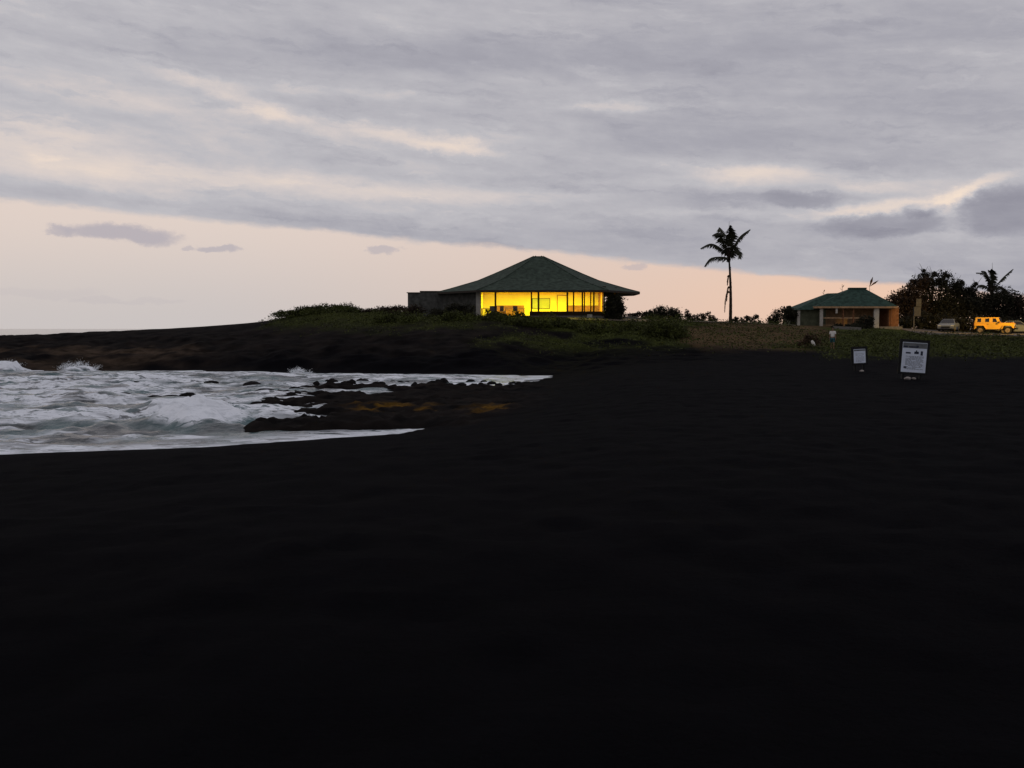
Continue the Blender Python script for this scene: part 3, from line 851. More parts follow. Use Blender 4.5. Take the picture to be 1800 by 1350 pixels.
# second palm among the trees by the parking
S2 = 128 / F
cpx, cpy = 1743, 512
FR2 = [
    (rel([(1743, 512), (1738, 494), (1728, 482), (1712, 480)], cpx, cpy, S2, (0, -.2, -.4, -.6)), .5),
    (rel([(1743, 512), (1739, 490), (1736, 478), (1729, 476)], cpx, cpy, S2, (0, .3, .6, .6)), .6),
    (rel([(1744, 512), (1742, 492), (1741, 478), (1736, 474)], cpx, cpy, S2, (0, -.3, -.6, -1.0)), .6),
    (rel([(1744, 512), (1748, 494), (1750, 480), (1746, 474)], cpx, cpy, S2, (0, .4, .9, 1.4)), .6),
    (rel([(1744, 512), (1756, 494), (1766, 483), (1776, 474)], cpx, cpy, S2, (0, -.2, -.3, -.4)), .55),
    (rel([(1743, 512), (1732, 502), (1722, 502), (1716, 512)], cpx, cpy, S2, (0, .2, .4, .4)), .7),
    (rel([(1744, 512), (1757, 504), (1766, 506), (1771, 518)], cpx, cpy, S2, (0, .2, .4, .4)), .7),
]
coconut_palm('coconut palm rising out of the dark trees above the yellow car', P(cpx, cpy, 128), base(1744, 128), FR2, .16, False)


def tree(label, px, d, blobs, n, size, seed, m=None, trunk_h=1.6, shell=.3):
    b = base(px, d)
    t = thing('broadleaf_tree', label, 'tree', b, 0, 'dark trees behind the parking')
    pts = crown_points(blobs, n, seed, .55, shell)
    pts = pts[pts[:, 2] > .15]
    obj('crown', quads_mesh('crown', leaf_quads(pts, size, seed)), m or M['leaf'], t)
    g = random.Random(seed); mb = MB()
    mb.tube([(0, 0, -.3), (.08, 0, trunk_h * .5), (-.05, .05, trunk_h)], [.3, .23, .19], 8)
    for q in blobs:
        e = Vector(q[:3]) + Vector((g.uniform(-.3, .3), g.uniform(-.3, .3), q[5] * .7))
        mid = Vector((-.05, .05, trunk_h)).lerp(e, .5) + Vector((g.uniform(-.3, .3), g.uniform(-.3, .3), .25))
        mb.tube([(-.05, .05, trunk_h - .1), mid, e], [.16, .1, .03], 6)
        for _ in range(3):
            e2 = e + Vector((g.uniform(-.8, .8), g.uniform(-.5, .5), g.uniform(.1, .8)))
            mb.tube([e.lerp(mid, .2), e2], [.04, .012], 5)
    mb.build('trunk', M['bark'], t)
    return t


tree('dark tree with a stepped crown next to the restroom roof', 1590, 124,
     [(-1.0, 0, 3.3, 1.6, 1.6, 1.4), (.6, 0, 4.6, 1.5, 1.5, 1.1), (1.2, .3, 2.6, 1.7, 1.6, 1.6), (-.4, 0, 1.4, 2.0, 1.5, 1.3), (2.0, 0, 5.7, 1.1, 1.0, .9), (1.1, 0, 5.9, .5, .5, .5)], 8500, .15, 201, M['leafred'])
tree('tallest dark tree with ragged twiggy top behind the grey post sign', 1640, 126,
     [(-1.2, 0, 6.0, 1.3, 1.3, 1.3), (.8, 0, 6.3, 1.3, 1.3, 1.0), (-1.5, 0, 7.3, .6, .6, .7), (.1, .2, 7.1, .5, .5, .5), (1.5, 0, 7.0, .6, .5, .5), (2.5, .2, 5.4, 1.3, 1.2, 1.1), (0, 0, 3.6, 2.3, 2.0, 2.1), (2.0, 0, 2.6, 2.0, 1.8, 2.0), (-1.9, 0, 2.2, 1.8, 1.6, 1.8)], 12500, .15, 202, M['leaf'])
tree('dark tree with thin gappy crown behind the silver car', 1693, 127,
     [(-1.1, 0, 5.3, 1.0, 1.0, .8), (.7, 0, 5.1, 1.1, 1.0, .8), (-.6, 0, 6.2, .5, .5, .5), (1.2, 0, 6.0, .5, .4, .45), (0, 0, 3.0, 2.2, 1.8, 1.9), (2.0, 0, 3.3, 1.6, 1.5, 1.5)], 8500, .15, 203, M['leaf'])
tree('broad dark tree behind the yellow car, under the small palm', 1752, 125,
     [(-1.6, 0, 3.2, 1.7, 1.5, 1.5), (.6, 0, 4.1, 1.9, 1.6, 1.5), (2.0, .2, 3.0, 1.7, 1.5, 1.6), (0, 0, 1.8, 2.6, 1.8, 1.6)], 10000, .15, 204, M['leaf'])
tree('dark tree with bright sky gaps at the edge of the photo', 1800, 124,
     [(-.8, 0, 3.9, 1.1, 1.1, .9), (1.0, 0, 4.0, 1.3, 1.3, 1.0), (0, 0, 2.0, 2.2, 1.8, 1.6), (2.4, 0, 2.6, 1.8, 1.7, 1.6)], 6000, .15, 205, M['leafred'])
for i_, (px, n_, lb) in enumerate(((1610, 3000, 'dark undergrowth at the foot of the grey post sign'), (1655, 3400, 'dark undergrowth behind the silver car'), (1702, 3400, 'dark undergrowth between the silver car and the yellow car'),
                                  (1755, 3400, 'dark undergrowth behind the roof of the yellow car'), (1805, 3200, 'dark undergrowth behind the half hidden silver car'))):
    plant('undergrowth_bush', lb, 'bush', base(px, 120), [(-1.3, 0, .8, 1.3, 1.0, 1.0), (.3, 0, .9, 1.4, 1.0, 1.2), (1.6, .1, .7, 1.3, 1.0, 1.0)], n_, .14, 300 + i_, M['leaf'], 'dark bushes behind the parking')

# thin saplings behind the restroom roof
def sapling(px, d, top_y, label, blades):
    b = base(px, d)
    h = P(px, top_y, d).z - b.z
    t = thing('slender_sapling', label, 'sapling', b, 0, 'thin saplings behind the restroom roof')
    mb = MB(); mb.tube([(0, 0, -.2), (.05, 0, h * .5), (0, 0, h * .93)], [.06, .045, .02], 6); mb.build('trunk', M['dead'], t)
    for (dx, dz, w, z0) in blades:
        f = MB()
        s = Vector((0, 0, h * z0)); e = s + Vector((dx, .1, dz)); mi_ = s.lerp(e, .55)
        for yy in (-.02, .02):
            f.add([s + Vector((0, yy, 0)), mi_ + Vector((w, yy, -w * .4)), e, mi_ + Vector((-w, yy, w * .4))], [(0, 1, 2, 3)])
        f.build('leaf', M['dead'], t, fix=False)


sapling(1526, 126, 496, 'slender sapling with two long leaf blades above the restroom ridge', [(.45, 1.3, .14, .9), (1.2, .85, .13, .9), (-.4, .2, .1, .9), (.6, -.2, .12, .85)])
sapling(1478, 126, 494, 'bare thin sapling showing over the middle of the restroom roof', [(.3, .4, .05, .85), (-.3, .3, .05, .8), (.25, .2, .05, .7)])
sapling(1446, 125, 507, 'short thin sapling over the lower roof of the restroom', [(.15, .35, .06, .9), (-.2, .25, .05, .85)])

# ------------------------------------------------------------------ main pavilion
PC = Vector(((946 - 900) / F * 102, 102, 0))
pav = thing('pavilion', 'large green hip roofed pavilion with glowing yellow windows on the rise', 'building', (PC.x, PC.y, 4.4))
EV = [(-6.1, -7.5), (6.5, -7.5), (10.25, -2.0), (10.25, 3.0), (6.5, 8.0), (-6.1, 8.0), (-10.3, 3.0), (-10.3, -2.0)]


def ring(s, z, dy=0.0): return [(x * s, y * s + dy, z) for x, y in EV]


ze = 6.9 - 4.4; zb = 8.1 - 4.4; zt = 10.66 - 4.4
mb = MB()
n8 = 8
prof = [(1, ze), (.88, ze + .33), (.74, ze + .76), (.6, zb), (.45, zb + .66), (.3, zb + 1.35), (.15, zb + 2.06), (.045, zt)]
RG = [ring(q, z) for q, z in prof]
r0, r1, r2 = RG[0], RG[3], RG[7]
vs = [p for r in RG for p in r]
fs = []
for k in range(7):
    for i in range(n8):
        j = (i + 1) % n8
        fs.append((k * 8 + i, k * 8 + j, k * 8 + 8 + j, k * 8 + 8 + i))
fs.append(tuple(range(56, 64)))
mb.add(vs, fs)
roof = mb.build('roof', M['roof'], pav)
mb = MB()
a = ring(1.0, ze - .005); b = ring(1.0, ze - .2); c = ring(.97, ze - .2); dd = ring(.6, ze + .55)
vs = a + b + c + dd
fs = []
for i in range(n8):
    j = (i + 1) % n8
    fs += [(i, j, 8 + j, 8 + i), (8 + i, 8 + j, 16 + j, 16 + i), (16 + i, 16 + j, 24 + j, 24 + i)]
mb.add(vs, fs)
mb.build('eave', M['fascia'], roof)
mb = MB()
for i in range(n8):                                   # hip cappings and standing ridges
    mb.tube([Vector(r[i]) + Vector((0, 0, .015)) for r in RG], .05, 6)
mb.build('ridge_cap', M['roof'], roof)
# floor slab
XL, XR, YF, YB = -5.86, 6.47, -5.5, 1.5
mb = MB(); mb.box(XL - .1, XR + .1, YF - .1, YB + .2, -.5, .08); mb.build('floor_slab', M['grey'], pav)
mb = MB(); mb.box(XR + .1, 9.6, -5.2, 5.5, -.5, .02); mb.build('terrace', M['grey'], pav)
H1 = 2.62
# inside walls, floor, ceiling
mb = MB(); mb.box(XL + .12, XR - .12, YB, YB + .12, .08, H1); mb.build('back_wall', M['render'], pav)
mb = MB(); mb.box(XL, XL + .12, YF + .14, YB + .12, .08, H1); mb.build('side_wall', M['render'], pav)
mb = MB(); mb.box(XL, XR, YF, YB + .14, H1 + .003, H1 + .12); mb.build('ceiling', M['render'], pav)
mb = MB(); mb.box(XL + .15, XR - .15, YF + .15, YB - .02, .083, .1); mb.build('floor', M['dado'], pav)
# dado along the back wall, in two lengths
db = lambda px: (px - 900) / F * 103.4 - PC.x
for q in ((db(873), db(921)), (db(998), XR - .14)):
    mb = MB(); mb.box(q[0], q[1], YB - .05, YB - .003, .1, 1.25); mb.build('dado', M['dado'], pav)
mb = MB(); mb.box(db(936), db(966), YB - .06, YB - .004, .95, 1.95); gb = mb.build('notice_board', M['board'], pav)
mb = MB()
for q in ((db(936) - .05, db(936), .9, 2.0), (db(966), db(966) + .05, .9, 2.0), (db(936), db(966), 1.95, 2.0), (db(936), db(966), .9, .95)):
    mb.box(q[0], q[1], YB - .08, YB - .004, q[2], q[3])
mb.build('board_frame', M['darkwood'], gb)
mb = MB()
mb.box(db(980), db(997), YB - .05, YB - .004, .1, 2.25)
dr = mb.build('door', M['render'], pav)
mb = MB()
mb.box(db(979), db(980), YB - .09, YB - .004, .1, 2.32); mb.box(db(997), db(998), YB - .09, YB - .004, .1, 2.32); mb.box(db(980), db(997), YB - .09, YB - .004, 2.252, 2.32)
mb.build('door_frame', M['dado'], dr)
# front: sill wall, header, mullions, glass
wx = lambda px: (px - 900) / F * 96.5 - PC.x
mb = MB(); mb.box(wx(931), XR, YF, YF + .14, .08, .5); mb.build('sill_wall', M['darkwood'], pav)
mb = MB(); mb.box(XL, XR, YF, YF + .14, H1 - .12, 2.95); mb.build('header', M['darkwood'], pav)
cuts = [871, 934, 946.5, 997, 1008, 1023, 1038.5, 1044]
mull = [(871, 1.6), (934, 1.3), (946.5, 1.6), (997, 1.4), (1008, 1.2), (1023.5, 1.3), (1027, 1.0), (1038, 1.0), (1043.5, 1.3), (1061.5, 1.4)]
for px, w in mull:
    mb = MB(); w_ = w / 18.0
    mb.box(wx(px) - w_, wx(px) + w_, YF - .015, YF + .155, .0 if px < 931 else .5, H1 - .12)
    mb.build('mullion', M['darkwood'], pav)
edges = [845] + [m_[0] for m_ in mull]
for a_, b_ in zip(edges[:-1], edges[1:]):
    z0 = .1 if b_ < 936 else .5
    mb = MB(); mb.box(wx(a_) + .08, wx(b_) - .08, YF + .06, YF + .068, z0, H1 - .12)
    mb.build('window_pane', M['glass'], pav)
# white post at the seaward corner
mb = MB(); mb.box(wx(837), wx(845), YF - .3, YF - .02, -.3, 2.5); mb.build('corner_post', M['white'], pav, bevel=.015)
mb = MB(); mb.box(wx(1031.5), wx(1040), YF - .5, YF - .03, -.2, .2); mb.build('door_step', M['white'], pav)
# windowless seaward walls
mb = MB()
pts = [(-5.9, -5.4), (-9.6, -1.2)]
dirn = Vector((pts[1][0] - pts[0][0], pts[1][1] - pts[0][1], 0)).normalized(); nrm = Vector((dirn.y, -dirn.x, 0))
p0 = Vector((pts[0][0], pts[0][1], 0)); p1 = Vector((pts[1][0], pts[1][1], 0))
vs = [p0, p1, p1 - nrm * .2, p0 - nrm * .2]
vs = [q + Vector((0, 0, z)) for z in (-.5, 2.75) for q in vs]
mb.add(vs, [(0, 1, 2, 3), (4, 7, 6, 5), (0, 4, 5, 1), (1, 5, 6, 2), (2, 6, 7, 3), (3, 7, 4, 0)])
mb.build('stone_wall', M['stone'], pav)
mb = MB()
mb.box(-12.1, -9.3, -1.35, 4.0, -.6, 2.58)
mb.box(-13.35, -12.1, -1.3, 3.6, -.6, 2.44)
mb.build('wing', M['stone'], pav)
mb = MB()
mb.box(-12.12, -9.25, -1.45, 4.1, 2.583, 2.66); mb.box(-13.45, -12.123, -1.4, 3.7, 2.443, 2.52)
mb.build('wing_coping', M['fascia'], pav)
for x, y in ((7.6, -3.6), (7.75, 3.6)):
    mb = MB(); mb.box(x - .12, x + .12, y - .12, y + .12, .02, 2.9); mb.build('terrace_post', M['darkwood'], pav)
mb = MB(); mb.box(XR - .12, XR, -2.6, YB + .1, .08, H1); mb.build('end_wall', M['dado'], pav)
# lit lamps under the ceiling
LAMPS = [(-3.6, -2.4), (0.6, -2.0), (4.7, -2.6)]
for i, (x, y) in enumerate(LAMPS):
    mb = MB(); mb.box(x - .6, x + .6, y - .12, y + .12, H1 - .1, H1 - .02)
    mb.build('ceiling_lamp', M['lamp'], pav)
    l = bpy.data.lights.new('lamp_light', 'AREA'); l.shape = 'RECTANGLE'; l.size = 1.4; l.size_y = .5
    l.energy = (330, 520, 480)[i]; l.color = (1.0, .86, .02)
    lo = bpy.data.objects.new('lamp_light', l); col.objects.link(lo); lo.parent = pav
    lo.location = (x, y, H1 - .13)

# furniture seen through the left windows
def dining_table(px, d, label, w=1.5):
    x = (px - 900) / F * d
    t = thing('dining_table', label, 'table', (x, d, 4.5))
    mb = MB(); mb.box(-w / 2, w / 2, -.4, .4, .7, .75); mb.build('tabletop', M['tan'], t, bevel=.01)
    for sx in (-1, 1):
        for sy in (-1, 1):
            mb = MB(); mb.box(sx * (w / 2 - .08) - .03, sx * (w / 2 - .08) + .03, sy * .33 - .03, sy * .33 + .03, 0, .7); mb.build('leg', M['darkwood'], t)
    return t


def chair(px, d, rz, label):
    x = (px - 900) / F * d
    t = thing('chair', label, 'chair', (x, d, 4.5), rz, 'chairs inside the pavilion')
    mb = MB(); mb.box(-.22, .22, -.22, .22, .42, .47); mb.build('seat', M['darkwood'], t, bevel=.01)
    mb = MB(); mb.box(-.22, .22, .19, .23, .47, .95); mb.build('backrest', M['darkwood'], t, bevel=.01)
    for sx in (-1, 1):
        for sy in (-1, 1):
            mb = MB(); mb.box(sx * .19 - .02, sx * .19 + .02, sy * .19 - .02, sy * .19 + .02, 0, .42); mb.build('leg', M['darkwood'], t)


dining_table(905, 98.2, 'table behind the widest lit window of the pavilion', 2.0)
dining_table(856, 98.4, 'small table behind the window next to the white corner post', 1.1)
chair(884, 97.9, 2.6, 'dark chair at the post side of the table behind the widest lit window')
chair(905, 97.5, 3.3, 'dark chair in front of the table behind the widest lit window')
chair(866, 97.6, .4, 'dark chair beside the small table near the corner post')
mb = MB(); mb.box(-.28, .28, -.2, .2, 0, .9); mb.box(-.31, .31, -.23, .23, .9, .94)
cb = mb.build('cabinet', M['darkwood'], bevel=.01)
cb.location = ((868.5 - 900) / F * 97.2, 97.2, 4.5)
tag(cb, 'dark waist high cabinet just inside the window by the corner post', 'cabinet')

# pale path along the front of the pavilion terrace
def drape(name, pts, width, m, lift=.02, seg=40, thick=0.1):
    """a strip laid along the ground through plan points"""
    P_ = [Vector((x, y)) for x, y in pts]
    ln = [0]
    for i in range(1, len(P_)): ln.append(ln[-1] + (P_[i] - P_[i - 1]).length)
    X = np.zeros((seg + 1, 7)); Y = X.copy()
    for k in range(seg + 1):
        s = ln[-1] * k / seg
        i = max(0, min(len(P_) - 2, int(np.searchsorted(ln, s, side='right')) - 1))
        f = (s - ln[i]) / (ln[i + 1] - ln[i])
        p = P_[i].lerp(P_[i + 1], f); t = (P_[i + 1] - P_[i]).normalized(); n = Vector((-t.y, t.x))
        for j in range(7):
            q = p + n * width * (j / 6 - .5)
            X[k, j] = q.x; Y[k, j] = q.y
    Z = ground_z(X, Y) + lift
    o = obj(name, grid_mesh(name, X, Y, Z), m)
    return tag(o, kind='structure')


xp = lambda px, d: (px - 900) / F * d
drape('path', [(xp(1000, 94.6), 94.6), (xp(1130, 96), 96), (xp(1180, 103), 103), (xp(1300, 106.5), 106.5), (xp(1400, 107), 107)], 1.5, M['path'], .06)
# paved parking
seg = 30
X = np.zeros((14, seg)); Y = X.copy()
for j in range(14):
    for i in range(seg):
        d = 102.2 + j * 1.15; Y[j, i] = d; X[j, i] = 42.5 + i * 1.25 + (j * .2)
o = obj('parking_lot', grid_mesh('parking_lot', X, Y, ground_z(X, Y) + .05), M['pave']); tag(o, kind='structure')
kx = np.linspace(42.5, 79, 60)
mb = MB()
for i in range(59):
    z0 = gz(kx[i], 102.1); z1 = gz(kx[i + 1], 102.1)
    x0, x1 = kx[i], kx[i + 1]
    v = [(x0, 101.95, z0 - .1), (x0, 102.15, z0 - .1), (x0, 102.15, z0 + .13), (x0, 101.95, z0 + .13), (x1, 101.95, z1 - .1), (x1, 102.15, z1 - .1), (x1, 102.15, z1 + .13), (x1, 101.95, z1 + .13)]
    mb.add(v, [(3, 2, 6, 7), (0, 3, 7, 4), (1, 5, 6, 2)])
o = mb.build('kerb', M['grey']); tag(o, kind='structure')

# ------------------------------------------------------------------ restroom building
RC = 115.0
rx = lambda px, d=RC: (px - 900) / F * d
rzz = lambda py, d=RC: EYE + (HOR - py) / F * d
c0 = Vector((rx(1500), RC, rzz(574)))
rb = thing('restroom_building', 'small restroom building with bright green hip roof and pale posts', 'building', c0)
lx = lambda px, d=RC: rx(px, d) - c0.x
lz = lambda py, d=RC: rzz(py, d) - c0.z
D0, D1 = -3.2, 4.0
mb = MB()
ze_ = lz(538.5, RC + D0)
E = [(lx(1432, RC + D0), D0, ze_), (lx(1576, RC + D0), D0, ze_), (lx(1576, RC + D0), D1, ze_), (lx(1432, RC + D0), D1, ze_)]
T = [(lx(1493), .2, lz(508)), (lx(1520), .2, lz(508)), (lx(1520), .6, lz(508)), (lx(1493), .6, lz(508))]
vs = E + T
mb.add(vs, [(0, 1, 5, 4), (1, 2, 6, 5), (2, 3, 7, 6), (3, 0, 4, 7), (4, 5, 6, 7)])
rf = mb.build('roof', M['roof2'], rb)
mb = MB()
x0, x1 = E[0][0], E[1][0]
mb.box(x0, x1, D0 - .02, D0 + .06, ze_ - .22, ze_ - .005); mb.box(x0, x0 + .08, D0 + .06, D1, ze_ - .22, ze_ - .005); mb.box(x1 - .08, x1, D0 + .06, D1, ze_ - .22, ze_ - .005)
mb.build('fascia_board', M['tan'], rf)
mb = MB(); mb.box(x0 + .09, x1 - .09, D0 + .07, D1, ze_ - .16, ze_ - .1); mb.build('soffit', M['tan'], rf)
mb = MB(); mb.box(T[0][0] - .1, T[1][0] + .1, .05, .75, T[0][2] - .03, T[0][2] + .14); mb.build('roof_vent', M['roof2'], rf)
# lower roof to the left
zl = lz(545, RC + D0 + .5)
xa, xb = lx(1396, RC - 2.7), lx(1470, RC - 2.7)
mb = MB()
Y0, Y1 = D0 + .5, D1 - .5
mb.add([(xa, Y0, zl), (xb, Y0, zl + .12), (xb, Y1, zl + .12), (xa, Y1, zl), (lx(1454), .1, lz(516)), (lx(1482), .1, lz(515)), (lx(1482), .6, lz(515)), (lx(1454), .6, lz(516))],
       [(0, 1, 5, 4), (1, 2, 6, 5), (2, 3, 7, 6), (3, 0, 4, 7), (4, 5, 6, 7), (0, 3, 2, 1)])
mb.build('lower_roof', M['roof2'], rb)
mb = MB(); mb.box(xa + .3, lx(1440), Y0 + .55, Y1 - .4, -.5, zl + .2); mb.build('green_wall', M['greenwall'], rb)
mb = MB(); mb.box(lx(1440) + .003, lx(1540), .4, Y1 - .4, -.5, ze_ - .1); mb.build('porch_wall', M['tan'], rb)
mb = MB(); mb.box(lx(1545), lx(1563), D0 + .6, Y1 - .2, -.8, ze_ - .1); mb.build('block_wall', M['brick'], rb)
mb = MB(); mb.box(lx(1400), lx(1568), D0 + .3, Y1, -.9, 0); mb.build('floor_slab', M['grey'], rb)
for px, wpx, dy in ((1443, 5.5, D0 + .35), (1539.5, 9, D0 + .25), (1403, 5, D0 + .8)):
    d = RC + dy; mb = MB(); w_ = wpx / 2 / F * d
    mb.box(lx(px, d) - w_, lx(px, d) + w_, dy - .0, dy + .3, -.3, (ze_ - .23) if px > 1420 else zl + .05)
    mb.build('porch_post', M['white'], rb, bevel=.02)
for px, y0, y1, wpx in ((1481, 541, 571, 2), (1499, 541, 571, 2.6), (1565.5, 541, 574, 2.4)):
    d = RC + D0 + .3; mb = MB(); w_ = wpx / 2 / F * d
    mb.box(lx(px, d) - w_, lx(px, d) + w_, D0 + .3, D0 + .42, 0, ze_ - .23)
    mb.build('slim_post', M['brick'], rb)
d = RC + D0 + .3
mb = MB(); mb.box(lx(1446, d), lx(1534, d), D0 + .33, D0 + .39, lz(560, d), lz(558, d)); mb.box(lx(1446, d), lx(1534, d), D0 + .33, D0 + .39, .12, .18)
mb.build('railing', M['tan'], rb)
mb = MB(); mb.box(lx(1466.5, d), lx(1470, d), D0 + .1, D0 + .16, lz(551, d), lz(539, d)); mb.build('hanging_sign', M['white'], rb)
# dark bush standing in front of the porch
plant('porch_bush', 'dark bush in front of the restroom porch railing', 'bush', base(1521, 108.5),
      [(-.2, 0, .7, .85, .6, .7), (.4, 0, .8, .6, .5, .75), (-1.2, 0, .25, .9, .5, .3)], 3000, .1, 120, M['leaf'])
plant('porch_hedge', 'low dark hedge along the base of the restroom porch', 'hedge', base(1488, 106.8),
      [(-1.0, 0, .18, .8, .4, .3), (.2, 0, .18, .9, .4, .3), (1.2, 0, .2, .8, .4, .32)], 1900, .09, 121, M['leaf'])
# low pale wall edging the lawn
mb = MB()
xs = [xp(p, 104) for p in range(1464, 1516, 6)]
for xa_, xb_ in zip(xs[:-1], xs[1:]):
    z = gz((xa_ + xb_) / 2, 104)
    mb.box(xa_, xb_ + .001, 103.85, 104.1, z - .2, z + .3)
lw = mb.build('low_wall', M['grey'], fix=True)
tag(lw, 'low pale concrete wall edging the lawn below the restroom porch', 'wall')

# ------------------------------------------------------------------ signs
def notice(name, label, px, d, top, bot, wpx, tilt, header):
    bx = (px - 900) / F * d
    g = gz(bx, d)
    t = thing(name, label, 'sign', (bx, d, g), 0)
    z = lambda py: EYE + (HOR - py) / F * d - g
    w = wpx / 2 / F * d; zt_, zb_ = z(top), z(bot)
    rot = Matrix.Rotation(tilt, 4, 'Y')
    def put(o_):
        o_.rotation_euler = (0, tilt, 0)
        return o_
    m1 = MB(); m1.box(-w - .12, w + .12, .02, .07, zb_ - .1, zt_ + .12); put(m1.build('backboard', M['black'], t, bevel=.008))
    m2 = MB(); m2.box(-w, w, -.005, .017, zb_, zt_); pn = put(m2.build('panel', M['signwhite'], t))
    hh_ = (zt_ - zb_)
    m3 = MB(); m3.box(-w + .01, w - .01, -.012, -.006, zt_ - hh_ * header, zt_ - .02)
    hp = put(m3.build('header', M['signhead'], t))
    ink = MB()
    g_ = random.Random(int(px))
    m4 = MB()
    x = -w + .05
    yb = zt_ - hh_ * header + .02
    if header > .15:
        for (a_, b_, c_, e_) in ((-.92, -.6, .0, .5), (-.5, .28, .02, .42), (.1, .3, .3, .7), (.45, .62, .5, .8), (.68, .85, .5, .75)):
            m4.box(a_ * w, b_ * w, -.018, -.0125, yb + c_ * hh_ * header * .8, yb + e_ * hh_ * header * .55)
        for (a_, b_, c_, e_) in ((-.72, -.32, .62, .67), (-.02, .34, .62, .7), (.1, .2, .7, .74), (.5, .68, .58, .72), (-.8, -.58, .13, .19)):
            m4.box(a_ * w, b_ * w, -.012, -.0055, zb_ + c_ * hh_, zb_ + e_ * hh_)
    else:
        m4.box(-.4 * w, -.05 * w, -.018, -.0125, zt_ - hh_ * header + .01, zt_ - .05)
    put(m4.build('lettering', M['ink'], t))
    m5 = MB()
    nl = 13 if header > .15 else 9
    for k in range(nl):
        zz = zb_ + hh_ * (.1 + (.46 if header > .15 else .62) * k / nl)
        xx = -.7 * w
        while xx < .7 * w:
            l_ = g_.uniform(.04, .16) * (1.0 if header > .15 else .8)
            if g_.random() > .15: m5.box(xx, min(xx + l_, .78 * w), -.0105, -.0055, zz, zz + hh_ * .017)
            xx += l_ + .025
    put(m5.build('small_print', M['greyink'], t))
    m6 = MB()
    for s in (-1, 1): m6.box(s * w * .72 - .045, s * w * .72 + .045, .075, .165, -.5, zt_ + .06)
    put(m6.build('post', M['black'], t))
    return t


notice('notice_board', 'large white beach notice board with dark frame and header, leaning on the sand', 1604.5, 42, 602, 654.5, 43, R(3.6), .19)
notice('notice_sign', 'small white notice on dark backing at the edge of the sand', 1512.5, 50, 613.5, 638, 20.5, R(-3), .13)


def pale_rock(px, py, d, s, seed, label, group=None):
    x = (px - 900) / F * d
    o = obj('pale_stone', rock_mesh(seed, s, s * .8, s * .6), M['palerock'])
    o.location = (x, d, gz(x, d) + s * .25)
    tag(o, label, 'stone', group)


pale_rock(1596, 661, 41.5, .15, 70, 'larger pale stone at the foot of the large notice board')
pale_rock(1607, 661, 41.6, .1, 71, 'smaller pale stone at the foot of the large notice board')
pale_rock(1515, 645, 49.5, .13, 72, 'pale stone under the small white notice')
for px, d, s, sd, lb in ((1774, 104.2, .2, 73, 'pale stone right under the bumper of the yellow car'),
                         (1783, 104.0, .2, 74, 'pale stone one step past the bumper of the yellow car'),
                         (1791, 104.3, .22, 75, 'pale stone nearest the edge of the photo on the kerb')):
    pale_rock(px, 587, d - 2.0, s, sd, lb, 'pale stones along the parking kerb')

# tall narrow grey sign on a post
b_ = base(1610, 112)
ts = thing('post_sign', 'tall narrow grey sign on a thin post between restroom and cars', 'sign', b_)
zz = lambda py: EYE + (HOR - py) / F * 112 - b_.z
k_ = 112 / F
mb = MB(); mb.box(-6 * k_, -4 * k_, -.04, .04, -.3, zz(540)); mb.build('post', M['weathered'], ts)
mb = MB(); mb.box(-2.2 * k_, 7 * k_, -.08, -.045, zz(539), zz(525.5)); mb.build('upper_panel', M['weathered'], ts, bevel=.01)
mb = MB(); mb.box(-5.5 * k_, 6.4 * k_, -.09, -.05, zz(556), zz(539.5)); mb.build('lower_panel', M['weathered'], ts, bevel=.01)

# white bag by the dry shrub
me = rock_mesh(81, .13, .11, .26)
bg = obj('white_bag', me, M['bag'], smooth=True)
x = xp(1429, 79); bg.location = (x, 79, gz(x, 79) + .45); bg.rotation_euler = (0, R(-32), 0)
tag(bg, 'small white bag caught in the dry brown shrub', 'bag')

# ------------------------------------------------------------------ cars
def wheel(parent, x, y, side, r=.36, w=.24):
    t = MB(); t.lathe_y([(-w / 2, r * .62), (-w / 2, r * .92), (-w / 2 + .04, r), (w / 2 - .04, r), (w / 2, r * .92), (w / 2, r * .62)], 0, 0, 28)
    wh = bpy.data.objects.new('wheel', None); col.objects.link(wh); wh.parent = parent; wh.location = (x, y, r)
    t.build('tyre', M['tyre'], wh)
    q = MB(); q.lathe_y([(-w / 2 - .012, r * .6), (-w / 2 + .03, r * .5), (w / 2 - .03, r * .5), (w / 2 + .012, r * .6)], 0, 0, 24)
    for k in range(5):
        a = k * 2 * math.pi / 5
        q.box(0, r * .55, side * (w / 2) - .02, side * (w / 2) + .02, -.035, .035, Matrix.Rotation(-a, 3, 'Y'))
    q.build('rim', M['rim'], wh)
    return wh


